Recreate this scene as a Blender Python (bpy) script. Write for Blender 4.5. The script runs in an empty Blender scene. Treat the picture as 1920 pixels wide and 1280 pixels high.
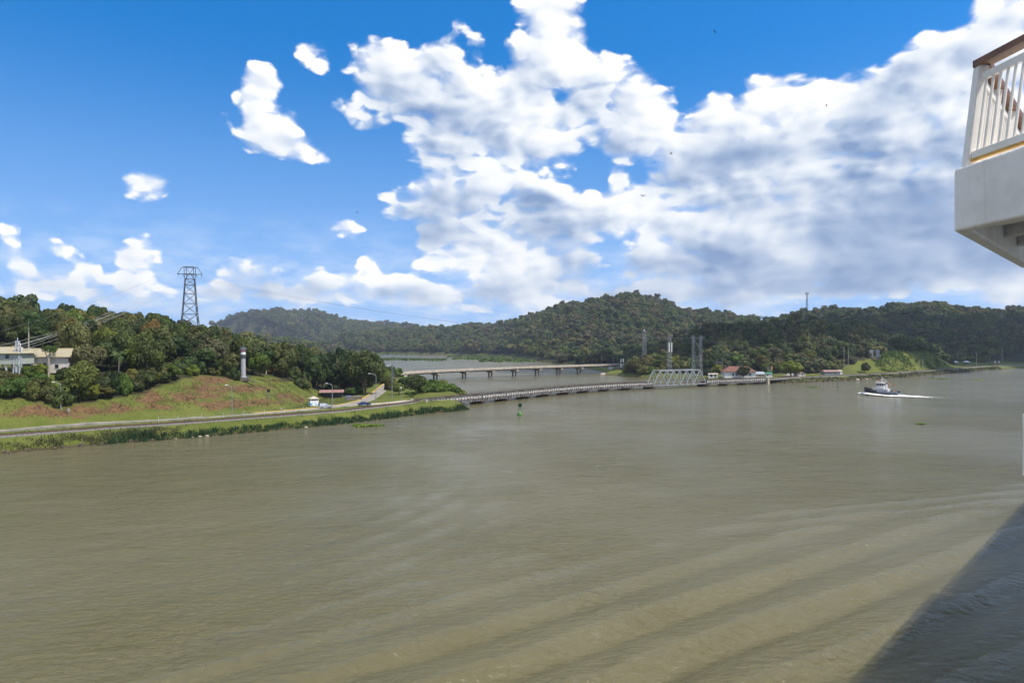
import bpy, bmesh, math, random
import numpy as np
from mathutils import Vector, Matrix

random.seed(7)
RNG = np.random.default_rng(11)
SC = bpy.context.scene
COL = SC.collection
R = math.radians

# ------------------------------------------------------------------ camera
CAM_H, FPX, HOR = 26.0, 1280.0, 643.0          # eye height, focal length in photo pixels, horizon row
cam_d = bpy.data.cameras.new('camera')
cam = bpy.data.objects.new('camera', cam_d)
COL.objects.link(cam)
cam.location = (0, 0, CAM_H)
cam.rotation_euler = (R(90), 0, 0)
cam_d.sensor_width = 36.0
cam_d.lens = 24.0
cam_d.shift_y = 3 / 1920
cam_d.clip_start = 0.1
cam_d.clip_end = 20000
SC.camera = cam

# ------------------------------------------------------------------ light and exposure
SUN_AZ, SUN_EL = 125.0, 58.0                    # compass style: 0 = +Y, 90 = +X
sun_d = bpy.data.lights.new('sun', 'SUN')
sun_d.energy = 4.3
sun_d.angle = R(0.5)
sun_d.color = (1.0, 0.95, 0.87)
sun = bpy.data.objects.new('sun', sun_d)
COL.objects.link(sun)
to_sun = Vector((math.sin(R(SUN_AZ)) * math.cos(R(SUN_EL)), math.cos(R(SUN_AZ)) * math.cos(R(SUN_EL)), math.sin(R(SUN_EL))))
sun.rotation_euler = to_sun.to_track_quat('Z', 'Y').to_euler()
sun.location = (0, 0, 400)
SC.view_settings.view_transform = 'Standard'
SC.view_settings.look = 'None'
SC.view_settings.exposure = 0.36
SC.view_settings.gamma = 1.0
SC.view_settings.use_curve_mapping = False
SC.cycles.use_denoising = True
SC.cycles.max_bounces = 6
SC.cycles.diffuse_bounces = 3
SC.cycles.glossy_bounces = 3
SC.cycles.transmission_bounces = 2
SC.cycles.transparent_max_bounces = 8
SC.cycles.volume_bounces = 0
SC.cycles.caustics_reflective = False
SC.cycles.caustics_refractive = False


class NT:
    """small helper that wires shader nodes"""
    def __init__(self, tree):
        self.t = tree

    def n(self, kind, **kw):
        nd = self.t.nodes.new(kind)
        for k, v in kw.items():
            setattr(nd, k, v)
        return nd

    def link(self, a, b):
        self.t.links.new(a, b)

    def put(self, sock, v):
        if isinstance(v, bpy.types.NodeSocket):
            self.t.links.new(v, sock)
        elif v is not None:
            sock.default_value = v

    def math(self, op, a, b=None, c=None, clamp=False):
        nd = self.n('ShaderNodeMath', operation=op, use_clamp=clamp)
        for i, v in enumerate((a, b, c)):
            self.put(nd.inputs[i], v)
        return nd.outputs[0]

    def vmath(self, op, a, b=None, c=None):
        nd = self.n('ShaderNodeVectorMath', operation=op)
        for i, v in enumerate((a, b, c)):
            if v is not None:
                self.put(nd.inputs[i], v)
        return nd.outputs['Value'] if op in ('LENGTH', 'DOT_PRODUCT', 'DISTANCE') else nd.outputs[0]

    def noise(self, vec, scale, detail=3.0, rough=0.5, dist=0.0):
        nd = self.n('ShaderNodeTexNoise')
        if vec is not None:
            self.link(vec, nd.inputs['Vector'])
        nd.inputs['Scale'].default_value = scale
        nd.inputs['Detail'].default_value = detail
        nd.inputs['Roughness'].default_value = rough
        nd.inputs['Distortion'].default_value = dist
        return nd.outputs[0]

    def step(self, v, lo, hi, a=0.0, b=1.0, smooth=True):
        nd = self.n('ShaderNodeMapRange', interpolation_type='SMOOTHSTEP' if smooth else 'LINEAR')
        self.put(nd.inputs[0], v)
        for i, x in zip((1, 2, 3, 4), (lo, hi, a, b)):
            self.put(nd.inputs[i], x)
        return nd.outputs[0]

    def mix(self, f, a, b, mode='MIX'):
        nd = self.n('ShaderNodeMix', data_type='RGBA', blend_type=mode)
        self.put(nd.inputs[0], f)
        self.put(nd.inputs[6], a if isinstance(a, bpy.types.NodeSocket) else (*a, 1.0))
        self.put(nd.inputs[7], b if isinstance(b, bpy.types.NodeSocket) else (*b, 1.0))
        return nd.outputs[2]


# ------------------------------------------------------------------ sky: clear blue with cumulus laid out by azimuth and elevation
# cumulus heaps: (column, row, half width, half height, weight) as the sky was seen, turned into azimuth and elevation below
HEAPS = [
    (490, 150, 40, 34, 1), (482, 200, 44, 48, 1), (528, 228, 44, 34, 1), (508, 255, 62, 34, 1), (556, 282, 52, 24, .95), (424, 213, 20, 9, .5), (600, 296, 30, 14, .45),
    (272, 348, 58, 30, .72), (258, 325, 26, 18, .6), (650, 428, 38, 22, .72), (585, 100, 46, 34, .75), (690, 85, 60, 40, .45), (862, 30, 28, 18, .62), (893, 90, 26, 40, .62), (955, 70, 18, 24, .4),
    (720, 125, 85, 52, .85), (780, 175, 100, 60, .95), (820, 120, 80, 46, .95), (870, 190, 120, 75, 1), (950, 230, 130, 85, 1), (1010, 270, 85, 52, 1), (840, 268, 85, 46, 1), (800, 285, 45, 24, .9),
    (700, 235, 60, 34, .42), (640, 200, 46, 26, .4),
    (1030, 35, 62, 62, 1.05), (1035, 100, 74, 50, 1), (1000, 150, 70, 60, 1), (1110, 160, 90, 62, 1), (1180, 178, 52, 52, 1.05), (1215, 230, 75, 52, 1), (1190, 265, 85, 40, 1), (1080, 215, 90, 50, 1), (1260, 260, 50, 34, .9),
    (815, 375, 80, 50, 1), (775, 398, 56, 32, .95), (868, 400, 60, 44, 1), (845, 432, 70, 24, .9),
    (960, 335, 80, 30, .85), (920, 360, 60, 40, .9), (1010, 385, 90, 48, 1), (1090, 405, 80, 44, 1), (1160, 355, 24, 30, .8), (1180, 400, 100, 44, 1), (1255, 430, 66, 28, .95), (980, 430, 110, 30, .8),
    (825, 482, 64, 24, .9), (920, 490, 100, 44, .95), (1010, 500, 100, 60, 1), (1080, 505, 50, 46, .95), (930, 545, 160, 34, .7),
    (1345, 215, 56, 42, 1.05), (1300, 235, 34, 34, .95), (1435, 185, 52, 42, 1.05), (1410, 250, 110, 70, 1.05), (1490, 180, 60, 34, 1), (1560, 180, 66, 52, 1), (1600, 230, 130, 90, 1.05), (1680, 160, 56, 40, 1.05), (1700, 130, 40, 24, .9), (1760, 130, 86, 70, 1.1),
    (1880, 50, 66, 80, 1.1), (1850, 150, 120, 110, 1.1), (1700, 260, 160, 110, 1.1), (1860, 270, 130, 120, 1.1), (1340, 310, 110, 50, 1), (1500, 310, 160, 70, 1.1), (1660, 340, 170, 70, 1.1), (1300, 345, 90, 40, .9),
    (1410, 380, 140, 60, 1.0), (1700, 420, 280, 60, 1.1), (1880, 420, 140, 70, 1.1), (1560, 450, 220, 60, 1.0), (1700, 500, 260, 46, 1.0), (1420, 480, 200, 70, .95), (1280, 490, 120, 60, .85), (1400, 540, 200, 30, .75), (1880, 530, 120, 26, .9),
    (1890, 552, 60, 24, .85), (1600, 545, 160, 24, .7), (1640, 280, 260, 120, 1.1), (1500, 260, 160, 90, 1.1), (1800, 220, 130, 130, 1.15), (1760, 430, 260, 70, 1.15), (1400, 330, 150, 70, 1.0),
    (14, 440, 32, 36, .66), (120, 470, 44, 26, .5), (262, 480, 54, 36, .86), (262, 458, 26, 18, .8), (60, 555, 120, 22, .56), (190, 562, 120, 18, .58), (170, 500, 28, 20, .62), (40, 500, 38, 12, .6), (145, 548, 38, 18, .6), (245, 548, 40, 22, .52), (460, 505, 64, 24, .74), (520, 505, 24, 16, .62),
    (600, 508, 24, 18, .7), (688, 490, 22, 16, .6), (630, 522, 70, 22, .62), (745, 525, 50, 24, .7), (690, 558, 120, 26, .66), (560, 556, 110, 26, .62), (400, 556, 120, 26, .60), (90, 525, 130, 28, .56), (820, 558, 120, 28, .68), (1010, 570, 160, 22, .7), (1150, 555, 160, 26, .75), (1300, 560, 160, 26, .75),
]
# grey undersides: (column, row, half width, half height, depth)
BASES = [
    (1380, 290, 110, 26, .8), (1760, 385, 240, 46, .9), (1650, 465, 380, 60, 1.0), (1450, 450, 200, 50, .7),  (1500, 545, 300, 30, .8), (1700, 410, 230, 50, .95), (1850, 430, 160, 60, 1.0), (1560, 400, 110, 40, .6), (1640, 500, 330, 45, .9), (1880, 500, 160, 40, .95), (1430, 500, 190, 60, .8), (1270, 495, 120, 50, .65), (1420, 400, 120, 30, .6),
    (1010, 540, 160, 34, .45), (830, 440, 80, 22, .5), (1000, 440, 150, 20, .35), (870, 300, 110, 18, .3), (1240, 330, 100, 34, .45), (720, 170, 70, 40, .25), (930, 250, 100, 30, .2), (1180, 460, 120, 30, .5),
    (280, 366, 50, 14, .3), (60, 530, 220, 34, .6), (480, 548, 200, 34, .6), (740, 562, 240, 30, .65), (250, 560, 200, 26, .6), (1200, 545, 200, 24, .6), (270, 510, 60, 16, .35), 
]


def azel(u, v):
    x, z = (u - 960) / FPX, (HOR - v) / FPX
    return math.atan2(x, 1.0), math.atan2(z, math.hypot(x, 1.0))


def build_sky():
    w = bpy.data.worlds.new('World')
    SC.world = w
    w.use_nodes = True
    t = w.node_tree
    t.nodes.clear()
    q = NT(t)
    NA, NE = 161, 23
    AZ0, AZ1, EL1 = R(-42), R(42), R(29)
    az = np.linspace(AZ0, AZ1, NA)
    el = np.linspace(0, EL1, NE)
    A, E = np.meshgrid(az, el)

    def field(lst, dA=0.0, dE=0.0, top=True):
        acc = np.zeros_like(A)
        for (u, v, ru, rv, wt) in lst:
            a0, e0 = azel(u, v)
            a1, _ = azel(u + ru, v)
            a2, _ = azel(u - ru, v)
            _, e1 = azel(u, v - rv)
            ra, re = (a1 - a2) / 2, abs(e1 - e0)
            d2 = ((A + dA - a0) / ra) ** 2 + ((E + dE - e0) / re) ** 2
            if top:
                acc += np.exp(9 * np.clip(wt * 1.1 - 0.8 * d2, -1.2, 1.4))
            else:
                acc = np.maximum(acc, wt * np.exp(-1.1 * d2))
        if top:
            return np.clip(np.log(acc + 1e-9) / 9, -1, 1)
        return acc
    b = field(HEAPS)
    tau = np.zeros_like(b)
    for k in range(1, 5):
        tau += np.clip(field(HEAPS, R(0.55) * k, R(0.85) * k) + 0.15, 0, 1)
    light = np.exp(-0.42 * tau)
    light = (light - light.min()) / (light.max() - light.min())
    dark = field(BASES, top=False)
    ch_b = np.clip((b + 1) / 2, 0, 1)
    ch_l = np.clip(0.47 + 0.46 * light, 0, 1)
    ch_d = np.clip(dark, 0, 1)
    tc = q.n('ShaderNodeTexCoord').outputs['Generated']
    nrm = q.vmath('NORMALIZE', tc)
    sep = q.n('ShaderNodeSeparateXYZ')
    q.link(nrm, sep.inputs[0])
    azn = q.math('ARCTAN2', sep.outputs[0], sep.outputs[1])
    eln = q.math('ARCSINE', sep.outputs[2])
    a01 = q.step(azn, AZ0, AZ1, smooth=False)
    ek = q.math('MULTIPLY', eln, (NE - 1) / EL1)
    ek = q.math('MINIMUM', q.math('MAXIMUM', ek, 0.0), NE - 1.0)
    acol = q.n('ShaderNodeCombineColor')
    for i in range(3):
        q.link(a01, acol.inputs[i])
    total = None
    for k in range(NE):
        cv = q.n('ShaderNodeRGBCurve')
        q.link(acol.outputs[0], cv.inputs['Color'])
        for c, ch in enumerate((ch_b, ch_l, ch_d)):
            cur = cv.mapping.curves[c]
            xs = np.linspace(0, 1, NA)
            cur.points[0].location = (0, float(ch[k, 0]))
            cur.points[1].location = (1, float(ch[k, -1]))
            for i in range(1, NA - 1):
                cur.points.new(float(xs[i]), float(ch[k, i]))
        cv.mapping.update()
        hat = q.math('SUBTRACT', 1.0, q.math('ABSOLUTE', q.math('SUBTRACT', ek, float(k))), clamp=True)
        hv = q.n('ShaderNodeVectorMath', operation='SCALE')
        q.link(cv.outputs[0], hv.inputs[0])
        q.link(hat, hv.inputs['Scale'])
        total = hv.outputs[0] if total is None else q.vmath('ADD', total, hv.outputs[0])
    ts = q.n('ShaderNodeSeparateXYZ')
    q.link(total, ts.inputs[0])
    # beyond the mapped part of the sky the same kind of cloud goes on at random
    flat = q.vmath('MULTIPLY', nrm, (1.0, 1.0, 1.7))
    rnd = q.noise(flat, 2.6, 3.0, 0.55)
    outb = q.math('MULTIPLY_ADD', rnd, 2.2, -0.44)
    wa = q.step(q.math('ABSOLUTE', azn), R(38), R(46))
    we = q.step(eln, R(26), R(33))
    wout = q.math('MAXIMUM', wa, we)
    bb = q.math('ADD', q.math('MULTIPLY', ts.outputs[0], q.math('SUBTRACT', 1.0, wout)), q.math('MULTIPLY', outb, wout))
    ll = q.math('ADD', q.math('MULTIPLY', ts.outputs[1], q.math('SUBTRACT', 1.0, wout)), q.math('MULTIPLY', 0.8, wout))
    dd = q.math('MULTIPLY', ts.outputs[2], q.math('SUBTRACT', 1.0, wout))
    bb = q.math('MULTIPLY_ADD', bb, 2.0, -1.0)
    # billows
    warp = q.n('ShaderNodeTexNoise')
    q.link(flat, warp.inputs['Vector'])
    warp.inputs['Scale'].default_value = 9.0
    warp.inputs['Detail'].default_value = 3.0
    wv = q.vmath('MULTIPLY_ADD', warp.outputs[1], (0.05, 0.05, 0.05), flat)

    def billow(vec, det):
        n1 = q.noise(vec, 13.0, det, 0.63, 0.0)
        vo = q.n('ShaderNodeTexVoronoi', feature='F1')
        q.link(vec, vo.inputs['Vector'])
        vo.inputs['Scale'].default_value = 21.0
        vo.inputs['Detail'].default_value = 1.0
        vo.inputs['Roughness'].default_value = 0.5
        puff = q.math('SUBTRACT', 0.95, vo.outputs['Distance'])
        return q.math('ADD', q.math('MULTIPLY', n1, 0.72), q.math('MULTIPLY', puff, 0.28))
    sl = Vector((0.62, -0.25, 0.75)).normalized()
    n0 = billow(wv, 7.0)
    ns = billow(wv, 2.6)
    nl = billow(q.vmath('ADD', wv, tuple(sl * 0.020)), 2.6)
    big0 = q.noise(flat, 6.5, 2.0, 0.5)
    big1 = q.noise(q.vmath('ADD', flat, tuple(sl * 0.07)), 6.5, 2.0, 0.5)
    dens = q.math('ADD', bb, q.math('MULTIPLY_ADD', n0, 2.5, -1.13))
    edge = q.step(q.math('SUBTRACT', ns, nl), -0.06, 0.10, 0.80, 0.26)
    edge = q.math('ADD', edge, q.math('MULTIPLY', dd, 0.25))
    dens = q.math('ADD', dens, q.math('MULTIPLY', dd, 0.55))
    alpha = q.step(dens, 0.0, edge)
    relief = q.math('MULTIPLY', q.math('SUBTRACT', ns, nl), 1.45)
    relief = q.math('ADD', relief, q.math('MULTIPLY', q.math('SUBTRACT', big0, big1), 1.5))
    thick = q.step(dens, 0.0, 1.2, 0.20, -0.06)
    lit = q.math('ADD', q.math('ADD', relief, ll), thick)
    dk = q.math('MULTIPLY', dd, q.math('MULTIPLY_ADD', big0, -1.3, 1.62), clamp=True)
    lit = q.math('MULTIPLY', lit, q.math('MULTIPLY_ADD', dk, -0.80, 1.0), clamp=True)
    cloud = q.n('ShaderNodeValToRGB')
    q.link(lit, cloud.inputs[0])
    cr = cloud.color_ramp
    cr.elements[0].position = 0.0
    cr.elements[0].color = (0.24, 0.345, 0.56, 1)
    cr.elements[1].position = 1.0
    cr.elements[1].color = (1.08, 1.08, 1.08, 1)
    for p, c in ((0.28, (0.49, 0.585, 0.75, 1)), (0.5, (0.74, 0.80, 0.89, 1)), (0.72, (0.95, 0.97, 1.0, 1))):
        e = cr.elements.new(p)
        e.color = c
    # thin veil low over the horizon
    veil = q.noise(q.vmath('MULTIPLY', nrm, (1.0, 1.0, 2.8)), 13.0, 6.0, 0.62)
    low = q.step(eln, R(1.5), R(11.5), 1.0, 0.0)
    valpha = q.math('MULTIPLY', q.step(veil, 0.40, 0.66, 0.12, 0.92), low)
    pale = q.math('MULTIPLY', q.step(eln, R(-1.0), R(24.0), 1.0, 0.0), 0.36)
    valpha = q.math('ADD', valpha, q.math('MULTIPLY', pale, q.math('SUBTRACT', 1.0, valpha)))
    sky = q.n('ShaderNodeTexSky', sky_type='NISHITA')
    sky.sun_disc = False
    sky.sun_elevation = R(SUN_EL)
    sky.sun_rotation = R(SUN_AZ)
    sky.air_density = 1.0
    sky.dust_density = 0.25
    sky.ozone_density = 3.2
    hs = q.n('ShaderNodeHueSaturation')
    hs.inputs['Hue'].default_value = 0.500
    hs.inputs['Saturation'].default_value = 1.42
    hs.inputs['Value'].default_value = 1.16
    lift = q.n('ShaderNodeCombineXYZ')
    q.link(sep.outputs[0], lift.inputs[0])
    q.link(sep.outputs[1], lift.inputs[1])
    q.link(q.math('MULTIPLY_ADD', q.math('MAXIMUM', sep.outputs[2], 0.0), 1.0, 0.22), lift.inputs[2])
    q.link(q.vmath('NORMALIZE', lift.outputs[0]), sky.inputs['Vector'])
    q.link(sky.outputs[0], hs.inputs['Color'])
    bg0 = q.n('ShaderNodeBackground')
    q.link(hs.outputs[0], bg0.inputs[0])
    bg0.inputs[1].default_value = 0.15
    bgv = q.n('ShaderNodeBackground')
    bgv.inputs[0].default_value = (0.56, 0.67, 0.84, 1)
    bgc = q.n('ShaderNodeBackground')
    q.link(cloud.outputs[0], bgc.inputs[0])
    bgc.inputs[1].default_value = 0.83
    m1 = q.n('ShaderNodeMixShader')
    q.link(valpha, m1.inputs[0])
    q.link(bg0.outputs[0], m1.inputs[1])
    q.link(bgv.outputs[0], m1.inputs[2])
    m2 = q.n('ShaderNodeMixShader')
    q.link(q.math('MULTIPLY', alpha, 0.97), m2.inputs[0])
    q.link(m1.outputs[0], m2.inputs[1])
    q.link(bgc.outputs[0], m2.inputs[2])
    out = q.n('ShaderNodeOutputWorld')
    q.link(m2.outputs[0], out.inputs[0])
    w.cycles.sampling_method = 'MANUAL'
    w.cycles.sample_map_resolution = 512


build_sky()

# ------------------------------------------------------------------ helpers
def tag(o, label=None, cat=None, group=None, kind=None):
    if label:
        o['label'] = label
    if cat:
        o['category'] = cat
    if group:
        o['group'] = group
    if kind:
        o['kind'] = kind
    return o


def empty(name, loc=(0, 0, 0), rz=0.0, label=None, cat=None, group=None):
    o = bpy.data.objects.new(name, None)
    COL.objects.link(o)
    o.location = loc
    o.rotation_euler = (0, 0, rz)
    return tag(o, label, cat, group)


def link_mesh(name, me, parent=None, loc=None, rz=None, scale=None):
    o = bpy.data.objects.new(name, me)
    COL.objects.link(o)
    if parent is not None:
        o.parent = parent
    if loc is not None:
        o.location = loc
    if rz is not None:
        o.rotation_euler = (0, 0, rz)
    if scale is not None:
        o.scale = scale
    return o


def copy_tree(o, parent=None):
    c = o.copy()
    COL.objects.link(c)
    if parent is not None:
        c.parent = parent
    for ch in list(o.children):
        copy_tree(ch, c)
    return c


def np_mesh(name, verts, faces, mat, attrs=None, smooth=False):
    """verts (n,3), faces (m,k) arrays with the same k for every face"""
    me = bpy.data.meshes.new(name)
    verts = np.asarray(verts, np.float32)
    faces = np.asarray(faces, np.int32)
    m, k = faces.shape
    me.vertices.add(len(verts))
    me.vertices.foreach_set('co', verts.ravel())
    me.loops.add(m * k)
    me.loops.foreach_set('vertex_index', faces.ravel())
    me.polygons.add(m)
    me.polygons.foreach_set('loop_start', np.arange(0, m * k, k, dtype=np.int32))
    me.polygons.foreach_set('loop_total', np.full(m, k, np.int32))
    if smooth:
        me.polygons.foreach_set('use_smooth', np.ones(m, bool))
    for nm, arr in (attrs or {}).items():
        at = me.attributes.new(nm, 'FLOAT', 'POINT')
        at.data.foreach_set('value', np.asarray(arr, np.float32))
    me.update()
    me.validate()
    if mat:
        me.materials.append(mat)
    return me


class MB:
    """collects boxes, bars, tubes ... and links them as one mesh object"""
    def __init__(self):
        self.v, self.f = [], []

    def add(self, vs, fs):
        k = len(self.v)
        self.v += [tuple(p) for p in vs]
        self.f += [tuple(i + k for i in f) for f in fs]
        return self

    def box(self, c, s, rz=0.0, taper=1.0):
        x, y, z = s[0] / 2, s[1] / 2, s[2] / 2
        ca, sa = math.cos(rz), math.sin(rz)
        vs = []
        for dz, tp in ((-z, 1.0), (z, taper)):
            for dx, dy in ((-x, -y), (x, -y), (x, y), (-x, y)):
                dx, dy = dx * tp, dy * tp
                vs.append((c[0] + dx * ca - dy * sa, c[1] + dx * sa + dy * ca, c[2] + dz))
        return self.add(vs, [(3, 2, 1, 0), (4, 5, 6, 7), (0, 1, 5, 4), (1, 2, 6, 5), (2, 3, 7, 6), (3, 0, 4, 7)])

    def bar(self, a, b, w, h=None, up=(0, 0, 1)):
        a, b = Vector(a), Vector(b)
        h = h or w
        d = (b - a).normalized()
        u = Vector(up)
        if abs(d.dot(u)) > 0.98:
            u = Vector((0, 1, 0))
        s = d.cross(u).normalized() * w / 2
        t = s.cross(d).normalized() * h / 2
        vs = [a - s - t, a + s - t, a + s + t, a - s + t, b - s - t, b + s - t, b + s + t, b - s + t]
        return self.add(vs, [(3, 2, 1, 0), (4, 5, 6, 7), (0, 1, 5, 4), (1, 2, 6, 5), (2, 3, 7, 6), (3, 0, 4, 7)])

    def tube(self, pts, radii, n=6, cap=True):
        pts = [Vector(p) for p in pts]
        if not isinstance(radii, (list, tuple)):
            radii = [radii] * len(pts)
        vs, fs = [], []
        for i, p in enumerate(pts):
            d = (pts[min(i + 1, len(pts) - 1)] - pts[max(i - 1, 0)]).normalized()
            u = Vector((0, 0, 1)) if abs(d.z) < 0.9 else Vector((1, 0, 0))
            s = d.cross(u).normalized()
            t = s.cross(d).normalized()
            for k in range(n):
                a = 2 * math.pi * k / n
                vs.append(p + (s * math.cos(a) + t * math.sin(a)) * radii[i])
        for i in range(len(pts) - 1):
            for k in range(n):
                k2 = (k + 1) % n
                fs.append((i * n + k, i * n + k2, (i + 1) * n + k2, (i + 1) * n + k))
        if cap:
            fs.append(tuple(range(n))[::-1])
            fs.append(tuple((len(pts) - 1) * n + k for k in range(n)))
        return self.add(vs, fs)

    def lathe(self, prof, n=12, c=(0, 0, 0)):
        vs, fs = [], []
        for r, z in prof:
            for k in range(n):
                a = 2 * math.pi * k / n
                vs.append((c[0] + r * math.cos(a), c[1] + r * math.sin(a), c[2] + z))
        for i in range(len(prof) - 1):
            for k in range(n):
                k2 = (k + 1) % n
                fs.append((i * n + k, i * n + k2, (i + 1) * n + k2, (i + 1) * n + k))
        fs.append(tuple(range(n))[::-1])
        fs.append(tuple((len(prof) - 1) * n + k for k in range(n)))
        return self.add(vs, fs)

    def prism(self, poly, z0, z1):
        n = len(poly)
        vs = [(x, y, z0) for x, y in poly] + [(x, y, z1) for x, y in poly]
        fs = [tuple(range(n))[::-1], tuple(range(n, 2 * n))]
        fs += [(i, (i + 1) % n, n + (i + 1) % n, n + i) for i in range(n)]
        return self.add(vs, fs)

    def mesh(self, name, mat, smooth=False):
        me = bpy.data.meshes.new(name)
        me.from_pydata(self.v, [], self.f)
        me.update()
        if mat:
            me.materials.append(mat)
        if smooth:
            me.polygons.foreach_set('use_smooth', np.ones(len(me.polygons), bool))
        return me

    def build(self, name, mat, parent=None, smooth=False, loc=None, rz=None):
        return link_mesh(name, self.mesh(name, mat, smooth), parent, loc, rz)


# ------------------------------------------------------------------ materials
def new_mat(name):
    m = bpy.data.materials.new(name)
    m.use_nodes = True
    q = NT(m.node_tree)
    return m, q, m.node_tree.nodes['Principled BSDF']


def mat(name, col, rough=0.7, col2=None, scale=1.0, spec=0.3, metal=0.0, bump=0.0, lo=0.4, hi=0.65, detail=4.0):
    m, q, p = new_mat(name)
    p.inputs['Roughness'].default_value = rough
    p.inputs['Specular IOR Level'].default_value = spec
    p.inputs['Metallic'].default_value = metal
    pos = q.n('ShaderNodeTexCoord').outputs['Object']
    ns = q.noise(pos, scale, detail, 0.6)
    c2 = col2 or tuple(c * 0.72 for c in col)
    q.link(q.mix(q.step(ns, lo, hi), col, c2), p.inputs['Base Color'])
    if bump:
        b = q.n('ShaderNodeBump')
        b.inputs['Strength'].default_value = bump
        b.inputs['Distance'].default_value = 0.05
        q.link(q.noise(pos, scale * 6, 3.0), b.inputs['Height'])
        q.link(b.outputs[0], p.inputs['Normal'])
    return m


M = {}
M['white'] = mat('white_paint', (0.74, 0.74, 0.72), 0.45, (0.58, 0.58, 0.55), 0.8)
M['ship_white'] = mat('ship_white_paint', (0.86, 0.815, 0.75), 0.42, (0.80, 0.75, 0.68), 2.0, bump=0.05)
def ship_paint():
    m, q, p = new_mat('ship_white_paint')
    pos = q.n('ShaderNodeTexCoord').outputs['Object']
    c = q.mix(q.step(q.noise(pos, 2.5, 5.0, 0.6), 0.4, 0.7), (0.84, 0.80, 0.74), (0.74, 0.70, 0.63))
    st = q.vmath('MULTIPLY', pos, (9.0, 9.0, 0.7))
    c = q.mix(q.step(q.noise(st, 1.0, 5.0, 0.65), 0.60, 0.80, 0.0, 0.45), c, (0.42, 0.30, 0.19))
    c = q.mix(q.step(q.noise(pos, 16.0, 3.0, 0.6), 0.70, 0.76, 0.0, 0.55), c, (0.30, 0.22, 0.16))
    q.link(c, p.inputs['Base Color'])
    p.inputs['Roughness'].default_value = 0.5
    b = q.n('ShaderNodeBump')
    b.inputs['Strength'].default_value = 0.12
    b.inputs['Distance'].default_value = 0.02
    q.link(q.noise(pos, 9.0, 4.0), b.inputs['Height'])
    q.link(b.outputs[0], p.inputs['Normal'])
    return m


M['ship_white'] = ship_paint()
M['teak'] = mat('varnished_teak', (0.22, 0.105, 0.05), 0.45, (0.15, 0.068, 0.032), 6.0, spec=0.4)
M['yellow_strip'] = mat('yellow_varnish', (0.62, 0.36, 0.07), 0.5, (0.5, 0.28, 0.05), 6.0)
M['concrete'] = mat('pale_concrete', (0.47, 0.40, 0.31), 0.9, (0.30, 0.27, 0.22), 0.5, spec=0.1, bump=0.2)
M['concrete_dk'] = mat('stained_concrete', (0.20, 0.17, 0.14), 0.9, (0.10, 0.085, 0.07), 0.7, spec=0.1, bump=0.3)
M['pier'] = mat('wet_pier_stone', (0.13, 0.095, 0.068), 0.9, (0.04, 0.034, 0.030), 0.6, spec=0.15, bump=0.3)
M['girder'] = mat('weathered_white_girder', (0.60, 0.58, 0.53), 0.6, (0.14, 0.105, 0.08), 1.1, lo=0.44, hi=0.64)
M['rust'] = mat('rust_brown_steel', (0.11, 0.075, 0.052), 0.85, (0.09, 0.055, 0.04), 1.0, spec=0.2)
M['truss'] = mat('grey_truss_paint', (0.30, 0.325, 0.34), 0.55, (0.20, 0.20, 0.20), 0.8)
M['steel'] = mat('galvanised_steel', (0.30, 0.32, 0.33), 0.5, (0.20, 0.21, 0.22), 1.5, metal=0.3)
M['steel_dk'] = mat('dark_tower_steel', (0.075, 0.085, 0.095), 0.55, (0.05, 0.055, 0.06), 1.5, metal=0.2)
M['gantry'] = mat('pale_gantry_steel', (0.50, 0.53, 0.56), 0.5, (0.38, 0.40, 0.42), 1.5)
M['wire'] = mat('power_cable', (0.14, 0.14, 0.14), 0.5, (0.10, 0.10, 0.10), 0.2)
M['wire_pale'] = mat('bright_power_cable', (0.42, 0.41, 0.38), 0.45, (0.34, 0.33, 0.30), 0.2)
M['asphalt'] = mat('pale_worn_road', (0.30, 0.27, 0.225), 0.9, (0.20, 0.18, 0.15), 0.25, spec=0.1)
M['ballast'] = mat('grey_ballast', (0.27, 0.25, 0.225), 0.95, (0.14, 0.13, 0.12), 2.5, spec=0.1, bump=0.8)
M['kerb_y'] = mat('yellow_kerb_paint', (0.60, 0.37, 0.06), 0.7, (0.45, 0.28, 0.07), 0.4)
M['rail'] = mat('rusty_rail', (0.12, 0.065, 0.045), 0.6, (0.085, 0.05, 0.035), 2.0)
M['cream_roof'] = mat('cream_roof_sheet', (0.36, 0.32, 0.22), 0.6, (0.36, 0.30, 0.18), 0.4)
M['house_wall'] = mat('grey_green_wall', (0.42, 0.45, 0.38), 0.8, (0.34, 0.36, 0.31), 0.5)
M['pink_wall'] = mat('pale_rendered_wall', (0.68, 0.61, 0.53), 0.8, (0.56, 0.49, 0.41), 0.6)
M['tile_red'] = mat('red_roof_tiles', (0.19, 0.085, 0.058), 0.8, (0.13, 0.06, 0.042), 0.8)
M['red_sheet'] = mat('faded_red_sheet', (0.29, 0.14, 0.115), 0.7, (0.30, 0.24, 0.20), 0.7, lo=0.45, hi=0.65)
M['glass'] = mat('dark_window_glass', (0.02, 0.026, 0.03), 0.12, (0.03, 0.035, 0.04), 1.0, spec=0.5)
M['black'] = mat('black_rubber', (0.018, 0.018, 0.02), 0.6, (0.03, 0.03, 0.032), 1.0)
M['hull_grey'] = mat('blue_grey_hull', (0.16, 0.19, 0.24), 0.5, (0.12, 0.14, 0.18), 0.5)
M['tug_white'] = mat('tug_white', (0.80, 0.80, 0.78), 0.4, (0.70, 0.68, 0.64), 0.8)
M['red'] = mat('red_paint', (0.45, 0.05, 0.03), 0.5, (0.36, 0.04, 0.03), 1.0)
M['orange'] = mat('orange_paint', (0.60, 0.20, 0.04), 0.5, (0.50, 0.15, 0.03), 1.0)
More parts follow.
